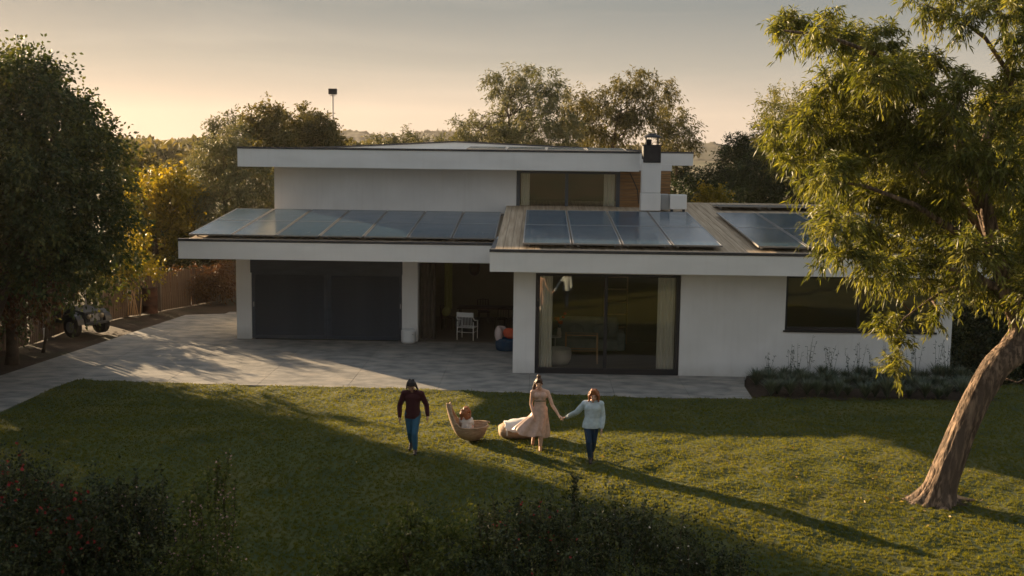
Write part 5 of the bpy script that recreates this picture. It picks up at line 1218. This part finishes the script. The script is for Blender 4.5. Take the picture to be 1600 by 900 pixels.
for i, (u, v, r_) in enumerate(((632, 214, 9), (612, 216, 6), (586, 217, 5), (655, 216, 7))):
    bigtree(['little round treetop poking over the roof left of the ridge', 'small faint treetop left of the round one over the roof', 'tiny wispy treetop nearest the floodlight mast over the roof', 'low treetop right beside the distant hill over the roof'][i], [(u, v, r_), (u+r_*.7, v+9, r_), (u-r_*.7, v+10, r_)], 75, .6, (u, 440), M['lf_olive'], 43+i, dens=7, leafs=(.16, .06), group='trees behind the house', r0=.12)
DM = 6
# --- right: dark conifers, paler pine, dark backing
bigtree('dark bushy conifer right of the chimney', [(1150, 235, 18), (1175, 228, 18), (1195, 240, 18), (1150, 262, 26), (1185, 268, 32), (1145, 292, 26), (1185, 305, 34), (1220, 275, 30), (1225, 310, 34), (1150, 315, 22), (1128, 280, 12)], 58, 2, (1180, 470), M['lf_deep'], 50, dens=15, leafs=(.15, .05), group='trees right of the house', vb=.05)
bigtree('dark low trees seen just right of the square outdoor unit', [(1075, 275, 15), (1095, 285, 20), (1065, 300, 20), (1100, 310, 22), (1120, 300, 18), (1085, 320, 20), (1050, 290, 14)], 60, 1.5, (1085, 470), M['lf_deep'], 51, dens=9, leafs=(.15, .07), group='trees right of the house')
bigtree('small golden-green bush at the back edge of the roof deck', [(1112, 302, 10), (1122, 312, 11), (1106, 318, 11), (1130, 322, 8), (1114, 330, 12)], 54, .5, (1115, 470), M['lf_yellow'], 52, dens=11, leafs=(.12, .09), group='trees right of the house')
bigtree('pale gold-green pine with upswept branches behind the leaning tree', [(1206, 158, 11), (1214, 178, 18), (1205, 205, 20), (1243, 162, 11), (1240, 190, 22), (1275, 160, 12), (1270, 185, 24), (1225, 230, 26), (1265, 225, 32), (1300, 190, 28), (1240, 262, 24), (1280, 265, 32), (1320, 225, 36), (1330, 170, 24), (1350, 200, 36), (1345, 260, 36)], 52, 1.8, (1290, 470), M['lf_pine'], 53, dens=11, leafs=(.17, .04), group='trees right of the house', droop=.1, spread=.5)
for i, (u, v, Y, s_) in enumerate(((1320, 300, 56, 1.), (1410, 290, 55, 1.1), (1500, 290, 54, 1.1), (1590, 300, 53, 1.2), (1460, 230, 60, 1.), (1560, 220, 60, 1.1))):
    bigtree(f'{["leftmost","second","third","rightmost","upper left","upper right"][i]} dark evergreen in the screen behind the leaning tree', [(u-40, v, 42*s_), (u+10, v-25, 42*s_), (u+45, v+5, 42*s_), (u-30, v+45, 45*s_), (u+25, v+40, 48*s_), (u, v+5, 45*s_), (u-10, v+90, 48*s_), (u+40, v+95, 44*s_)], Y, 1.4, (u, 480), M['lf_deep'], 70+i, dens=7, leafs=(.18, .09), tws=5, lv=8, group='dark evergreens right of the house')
for i, (u, v, Y) in enumerate(((1515, 560, 36.5), (1570, 545, 36), (1620, 520, 36), (1530, 480, 38), (1590, 440, 38.5))):
    bigtree(['dark hedge shrub at the right corner of the house', 'dark hedge shrub behind the leaning trunk', 'dark hedge shrub at the right edge of the view', 'taller dark shrub beside the right corner wall', 'tall dark shrub behind the fork of the leaning tree'][i], [(u, v, 30), (u+22, v+25, 30), (u-12, v+30, 26), (u+5, v-28, 26), (u+20, v+55, 28), (u-8, v+60, 26)], Y, .7, (u, 610), M['lf_shrub'], 80+i, dens=10, leafs=(.11, .07), tws=5, group='dark shrubs right of the house', r0=.08)
# --- valley trees in the gap at the left, and dry shrub on the fence
for i, (u, v, r_, Y) in enumerate(((205, 262, 14, 80), (225, 252, 12, 85), (215, 285, 18, 78), (250, 275, 16, 105), (275, 268, 16, 120), (300, 262, 14, 130), (262, 290, 16, 95), (195, 300, 16, 70), (290, 282, 14, 100), (235, 268, 10, 120), (318, 250, 12, 140))):
    bigtree(['dark treetop just right of the tall left trees', 'pointed treetop at the foot of the left sky gap', 'dark tree below the pointed treetop in the left gap', 'round olive tree in the middle of the left valley gap', 'round tree below the left hill', 'tree against the olive-grey one in the left valley gap', 'low dark tree over the yellow one in the left gap', 'dark tree beside the big left tree trunk line', 'olive bush tree over the yellow tree, right side', 'small faint tree in the left valley gap', 'farthest faint tree beside the olive-grey tree'][i],
            [(u, v, r_), (u-r_*.9, v+r_*.7, r_*.9), (u+r_*.9, v+r_*.6, r_*.9), (u, v+r_*1.4, r_*1.1)], Y, 1.5, (u, 228+6.9*CF/Y), [M['lf_mid'], M['lf_olive']][i % 2] if i > 2 else M['lf_mid'], 90+i, dens=4, leafs=(.26, .17), tws=5, lv=7, group='trees in the valley at the left', r0=.2)
bigtree('dry brown scrubby bush growing over the paling fence', [(268, 440, 15), (290, 440, 17), (315, 438, 17), (335, 432, 18), (352, 425, 16), (345, 448, 12), (300, 455, 12), (262, 455, 10), (322, 455, 11)], 49.5, .5, (310, 475), M['lf_rust'], 110, dens=11, leafs=(.12, .04), name='bush', group=None, r0=.05, vb=.15)
bigtree('dark ivy-like shrub behind the old buggy', [(95, 445, 22), (125, 450, 20), (75, 465, 18), (140, 470, 14), (110, 475, 18), (55, 450, 20)], 42.5, .5, (100, 515), M['lf_shrub'], 111, dens=9, leafs=(.12, .08), name='bush', group=None, r0=.06)
# far woods as one mass
gw = np.random.default_rng(77); nb = 520
yy_ = gw.uniform(130, 700, nb); xx_ = gw.uniform(-.62, .58, nb)*yy_; kk_ = (xx_/yy_ > .06) & (xx_/yy_ < .25) & (yy_ < 430); xx_ = np.where(kk_, -xx_*1.6-.1*yy_, xx_); rad = gw.uniform(2.0, 3.6, nb)*(1+yy_/900)
bl = np.stack([xx_, yy_, rad*.55+gw.uniform(0, 1.3, nb), rad], 1)
cc = np.repeat(bl[:, :3], 120, 0); rr_ = np.repeat(bl[:, 3], 120); u_ = rsph(gw, len(cc)); u_[:, 2] = np.abs(u_[:, 2])*.9-.1
C = cc+u_*(rr_*(.7+.35*gw.random(len(cc))))[:, None]; D = nrm(u_+rsph(gw, len(cc))*.8)
o = leaf_obj('distant_woods', C, D, rr_*.42, rr_*.28, np.clip(.45+np.repeat(gw.normal(0, .2, nb), 120)+gw.normal(0, .1, len(cc)), 0, 1), M['lf_mid'], None, gw)
tag(o, 'hazy mass of trees filling the valley between the garden and the hills', 'woods', kind='stuff')

gf = np.random.default_rng(50); n = 170; xx = np.concatenate([gf.normal(base.x-.5, 1.6, 110), gf.uniform(-10, 9, 60)]); yy = np.concatenate([gf.normal(base.y+.4, 1.3, 110), gf.uniform(18, 30.5, 60)])
C = np.stack([xx, yy, lz(xx, yy)+.05], 1); D = rsph(gf, n); D[:, 2] *= .25; kk = .6+.7*gf.random(n)
o = leaf_obj('fallen_leaves', C, nrm(D), .09*kk, .03*kk, gf.random(n), leafmat('dry_leaf', (.10, .05, .02), (.22, .14, .05), (.38, .28, .10), .7, .2), None, gf); tag(o, 'scattered dry leaves lying on the lawn, thickest round the leaning tree', 'leaves', kind='stuff')
# --- planting bed: blade tussocks and tall wispy stems along the right wing
def blades(n, g_, h, spread, wd=.012, droop=.35):
    a = g_.uniform(0, 2*math.pi, n); ln = h*(.6+.5*g_.random(n)); out_ = spread*(.2+.8*g_.random(n)); V = []
    for k in range(n):
        dx, dy = math.cos(a[k]), math.sin(a[k]); sx, sy = -dy*wd, dx*wd; pr_ = []
        for t in (0, .35, .7, 1):
            x = dx*out_[k]*t**1.3; z = ln[k]*(t-droop*t*t); w_ = (1-t)*.9+.05; pr_ += [(x*1+sx*w_, dy*out_[k]*t**1.3+sy*w_, z), (x-sx*w_, dy*out_[k]*t**1.3-sy*w_, z)]
        V.append(pr_)
    V = np.array(V).reshape(-1, 3); F = []
    for k in range(n):
        for q in range(3): b = k*8+q*2; F.append((b, b+1, b+3, b+2))
    return V, np.array(F), np.repeat(g_.random(n)*.8+.1, 8)
gp = np.random.default_rng(9); tus = []
for k in range(5):
    V, F, va = blades(230, gp, .58+.16*k/4, .42, .017); me = np_mesh('tussock', V, F, va); me.materials.append(M['lf_bluegreen']); tus.append(me)
spots = []
for i in range(21): spots.append((6.75+i*.29+gp.uniform(-.1, .1), 34.45+gp.uniform(-.2, .2)))
for i in range(20): spots.append((6.5+i*.315+gp.uniform(-.1, .1), 33.5+gp.uniform(-.25, .25)))
for i in range(19): spots.append((6.55+i*.33+gp.uniform(-.1, .1), 32.35+gp.uniform(-.2, .2)))
spots.sort(key=lambda s_: (round(s_[1]), s_[0]))
rown = {32: 'front', 33: 'front', 34: 'middle', 35: 'back'}
for i, (x, y) in enumerate(spots):
    o = link(bpy.data.objects.new('blade_plant', tus[i % 5])); sc_ = float(gp.uniform(.8, 1.15)); o.scale = (sc_, sc_, sc_*float(gp.uniform(.85, 1.2))); o.rotation_euler = (0, 0, float(gp.uniform(0, 6.28))); o.location = (x, y, .015)
    tag(o, 'blue-green clump of long arching blades in the bed along the white right wing wall', 'plant', 'blade plants in the bed under the window')
for i in range(16):
    x = 7.0+i*.36+gp.uniform(-.12, .12); y = 34.2+gp.uniform(-.5, .4); h = .95+.75*gp.random(); r = thing('stem_plant', None, None, (x, y, .02)); tag(r, 'thin dark wispy flower stems rising against the white wall under the window', 'plant', 'wispy stems against the white wall')
    mb = MB()
    for k in range(4):
        lx_, ly_ = gp.uniform(-.22, .22), gp.uniform(-.15, .15); hh_ = h*gp.uniform(.7, 1); mb.tube([(0, 0, 0), (lx_*.4, ly_*.4, hh_*.5), (lx_, ly_, hh_)], [.006, .005, .003], 4)
        for q in range(9):
            t = gp.uniform(.45, 1); c_ = Vector((lx_*t, ly_*t, hh_*t)); d_ = Vector(gp.normal(0, 1, 3)).normalized()*.05; mb.add([c_, c_+d_+Vector((.008, 0, .01)), c_+d_*1.6, c_+d_-Vector((.008, 0, .01))], [(0, 1, 2, 3)])
    mb.build('stem', M['lf_bluegreen'], r, world=False)

# --- foreground shrubs, slightly out of focus
def shrub(label, blist, Y, dy, leafm, seed, dens=9, leafs=(.05, .028), tws=6, lv=12, twl=.35, flowers=None, shoots=(), group='shrubs in the foreground', flm=None, nfl=0, rfl=.03):
    g_ = np.random.default_rng(seed); bl = BL(blist, Y, g_, dy); root = thing('shrub', label, 'shrub', (sum(b[0] for b in bl)/len(bl), Y, lawn_z(0, Y)), 0, group)
    bs = Vector(root.location); mb = MB()
    for b in bl: mb.tube(limb_pts(bs+Vector(g_.normal(0, .15, 3))*Vector((1, 1, 0)).length*.5, b[:3], .03, 5, g_, .15), [.022, .018, .014, .010, .007, .004], 5)
    shp = []
    for (u, v0, v1) in shoots:
        a = atY(u, v1, Y); b_ = atY(u+float(g_.uniform(-7, 7)), v0, Y); mid = a.lerp(b_, .5)+Vector((float(g_.uniform(-.04, .04)), 0, 0)); mb.tube([a, mid, b_], [.008, .006, .003], 5)
        n_ = int(150*(a-b_).length+12)
        for k in range(n_): t = float(g_.random())**.8; shp.append((a.lerp(b_, t)+Vector(g_.normal(0, .022*(1.5-t), 3)), Vector(g_.normal(0, 1, 3)).normalized()+Vector((0, 0, .5))))
    for (u, v, r_) in blist:
        for k in range(4):
            uu = u+float(g_.uniform(-.9, .9))*r_; v0 = v-r_*float(g_.uniform(.95, 1.35)); a = atY(uu, v, Y); b_ = atY(uu+float(g_.uniform(-6, 6)), v0, Y+float(g_.uniform(-dy, dy)))
            mb.tube([a, a.lerp(b_, .5)+Vector((float(g_.uniform(-.03, .03)), 0, 0)), b_], [.005, .004, .002], 4)
            for q in range(int(120*(a-b_).length)+6): t = float(g_.random()); shp.append((a.lerp(b_, t)+Vector(g_.normal(0, .03*(1.3-t), 3)), Vector(g_.normal(0, 1, 3)).normalized()+Vector((0, 0, .6))))
    mb.build('stem', M['dbark'], root, smooth=True)
    C, D, cv, tw = crown_pts(g_, bl, dens*13, tws, lv, twl*1.25, .1, .25, .12, .5, 1., .9, .025)
    C[:, 2] = np.maximum(C[:, 2], .1)
    if shp: C = np.concatenate([C, np.array([p for p, _ in shp])]); D = np.concatenate([D, nrm(np.array([d for _, d in shp]))]); cv = np.concatenate([cv, np.full(len(shp), .1)])
    n = len(C); k = .6+.8*g_.random(n)
    o = leaf_obj('foliage', C, D, leafs[0]*k, leafs[1]*k, np.clip(.48+cv+g_.normal(0, .18, n), 0, 1), leafm, root, g_); o['kind'] = 'stuff'
    if nfl:
        ns_ = len(shp); pr_w = np.ones(len(C)); top_z = C[:, 2]; pr_w[np.argsort(top_z)[:int(len(C)*.55)]] = .25
        if ns_: pr_w[-ns_:] = 6
        idx = g_.choice(len(C), nfl, p=pr_w/pr_w.sum()); fm = MB()
        for q in idx:
            c_ = Vector(C[q])+Vector(g_.normal(0, .03, 3))
            for w_ in range(6):
                d_ = Vector(g_.normal(0, 1, 3)).normalized(); s2 = d_.orthogonal()*rfl*.5; fm.add([c_, c_+d_*rfl*.6+s2, c_+d_*rfl*1.2, c_+d_*rfl*.6-s2], [(0, 1, 2, 3)])
        o = fm.build('flower', flm, root); o['kind'] = 'stuff'
    return root
shrub('dark shrub with deep red flowers in the bottom left corner', [(20, 770, 40), (-20, 800, 60), (60, 790, 40), (30, 850, 70), (100, 830, 45), (90, 890, 70), (-10, 900, 80), (120, 790, 20), (50, 940, 90), (130, 860, 35)], 14.2, .5, M['lf_shrub'], 201, nfl=190, flm=M['red_fl'], rfl=.024, shoots=[(38, 705, 790), (20, 735, 800), (95, 755, 830), (108, 742, 820), (62, 750, 820), (-5, 725, 800), (140, 790, 850), (78, 765, 830)])
shrub('dark leafy shrub between the red-flowered one and the tall flowering stems', [(165, 800, 32), (200, 790, 30), (175, 850, 55), (225, 830, 40), (200, 900, 70), (240, 880, 45), (150, 900, 55)], 14.8, .4, M['lf_shrub'], 202, nfl=40, flm=M['pink_fl'], rfl=.014, shoots=[(208, 736, 810), (215, 748, 820), (180, 755, 820), (255, 745, 840), (160, 760, 820), (230, 765, 840), (190, 745, 800)])
shrub('loose shrub of tall stems with pale pink blossom at the lower left', [(290, 830, 22), (315, 800, 18), (340, 840, 24), (300, 880, 40), (345, 890, 34), (270, 890, 32), (325, 930, 50)], 14.5, .35, M['lf_shrub2'], 203, dens=7, nfl=230, flm=M['pink_fl'], rfl=.015, shoots=[(352, 705, 830), (337, 712, 820), (330, 725, 830), (343, 720, 810), (300, 752, 850), (312, 765, 860), (362, 750, 850), (285, 770, 850), (350, 740, 840)])
shrub('fresh green leafy shrub at the bottom middle', [(600, 880, 55), (560, 890, 40), (640, 860, 40), (680, 880, 50), (625, 840, 24), (650, 820, 16), (720, 870, 40), (590, 920, 60), (680, 930, 60), (540, 915, 36), (745, 900, 45), (700, 840, 22)], 14.0, .4, M['lf_shrub2'], 204, dens=7, leafs=(.055, .026), shoots=[(628, 800, 860), (640, 787, 850), (652, 800, 860), (616, 815, 870), (668, 815, 870), (575, 850, 890), (705, 815, 860), (530, 880, 920)])
shrub('dark upright shrub with glinting leaf tips and red buds at the bottom centre', [(775, 840, 30), (810, 830, 32), (845, 820, 26), (800, 880, 50), (860, 860, 45), (760, 880, 36), (830, 920, 60), (890, 850, 26)], 13.6, .4, M['lf_shrub'], 205, dens=8, leafs=(.045, .022), nfl=60, flm=M['red_fl'], rfl=.016, shoots=[(775, 775, 850), (752, 788, 850), (815, 772, 840), (808, 785, 840), (840, 780, 840), (790, 795, 850), (765, 800, 860), (830, 790, 850), (858, 790, 850)])
shrub('dark shrub with one tall leafy spire, right of the bottom centre', [(905, 835, 26), (935, 830, 30), (970, 835, 32), (1010, 840, 32), (1040, 860, 30), (925, 880, 50), (985, 890, 60), (1045, 900, 46), (900, 910, 50), (1070, 880, 26)], 13.8, .4, M['lf_shrub'], 206, dens=8, leafs=(.045, .022), nfl=50, flm=M['cream_fl'], rfl=.012, shoots=[(900, 738, 850), (904, 745, 840), (897, 760, 850), (930, 785, 850), (960, 790, 850), (985, 795, 850), (1015, 800, 850), (1040, 815, 870), (1064, 805, 880), (1000, 785, 850), (945, 800, 860), (1075, 830, 890)])
shrub('sparse low dark shrub at the lower right of the bottom bushes', [(1110, 890, 30), (1140, 905, 30), (1090, 920, 40), (1165, 925, 30)], 14.0, .3, M['lf_shrub'], 207, dens=6, leafs=(.045, .022), shoots=[(1105, 850, 900), (1130, 865, 910), (1150, 880, 920), (1095, 855, 900)])

# ------------------------------------------------------------------ haze
hz = MB().box(-1400, 1400, -250, 1300, -3, 42).build('haze', M['stucco'])
hz.data.materials.clear(); hm = bpy.data.materials.new('air_haze'); hm.use_nodes = True; N = hm.node_tree.nodes; N.remove(N['Principled BSDF'])
pv = N.new('ShaderNodeVolumePrincipled'); pv.inputs['Color'].default_value = (.92, .86, .78, 1); pv.inputs['Density'].default_value = .00010; pv.inputs['Anisotropy'].default_value = .45
hm.node_tree.links.new(pv.outputs[0], N['Material Output'].inputs['Volume']); hz.data.materials.append(hm); tag(hz, kind='stuff'); hz['label'] = 'thin warm evening haze filling the whole valley and garden air'; hz['category'] = 'haze'
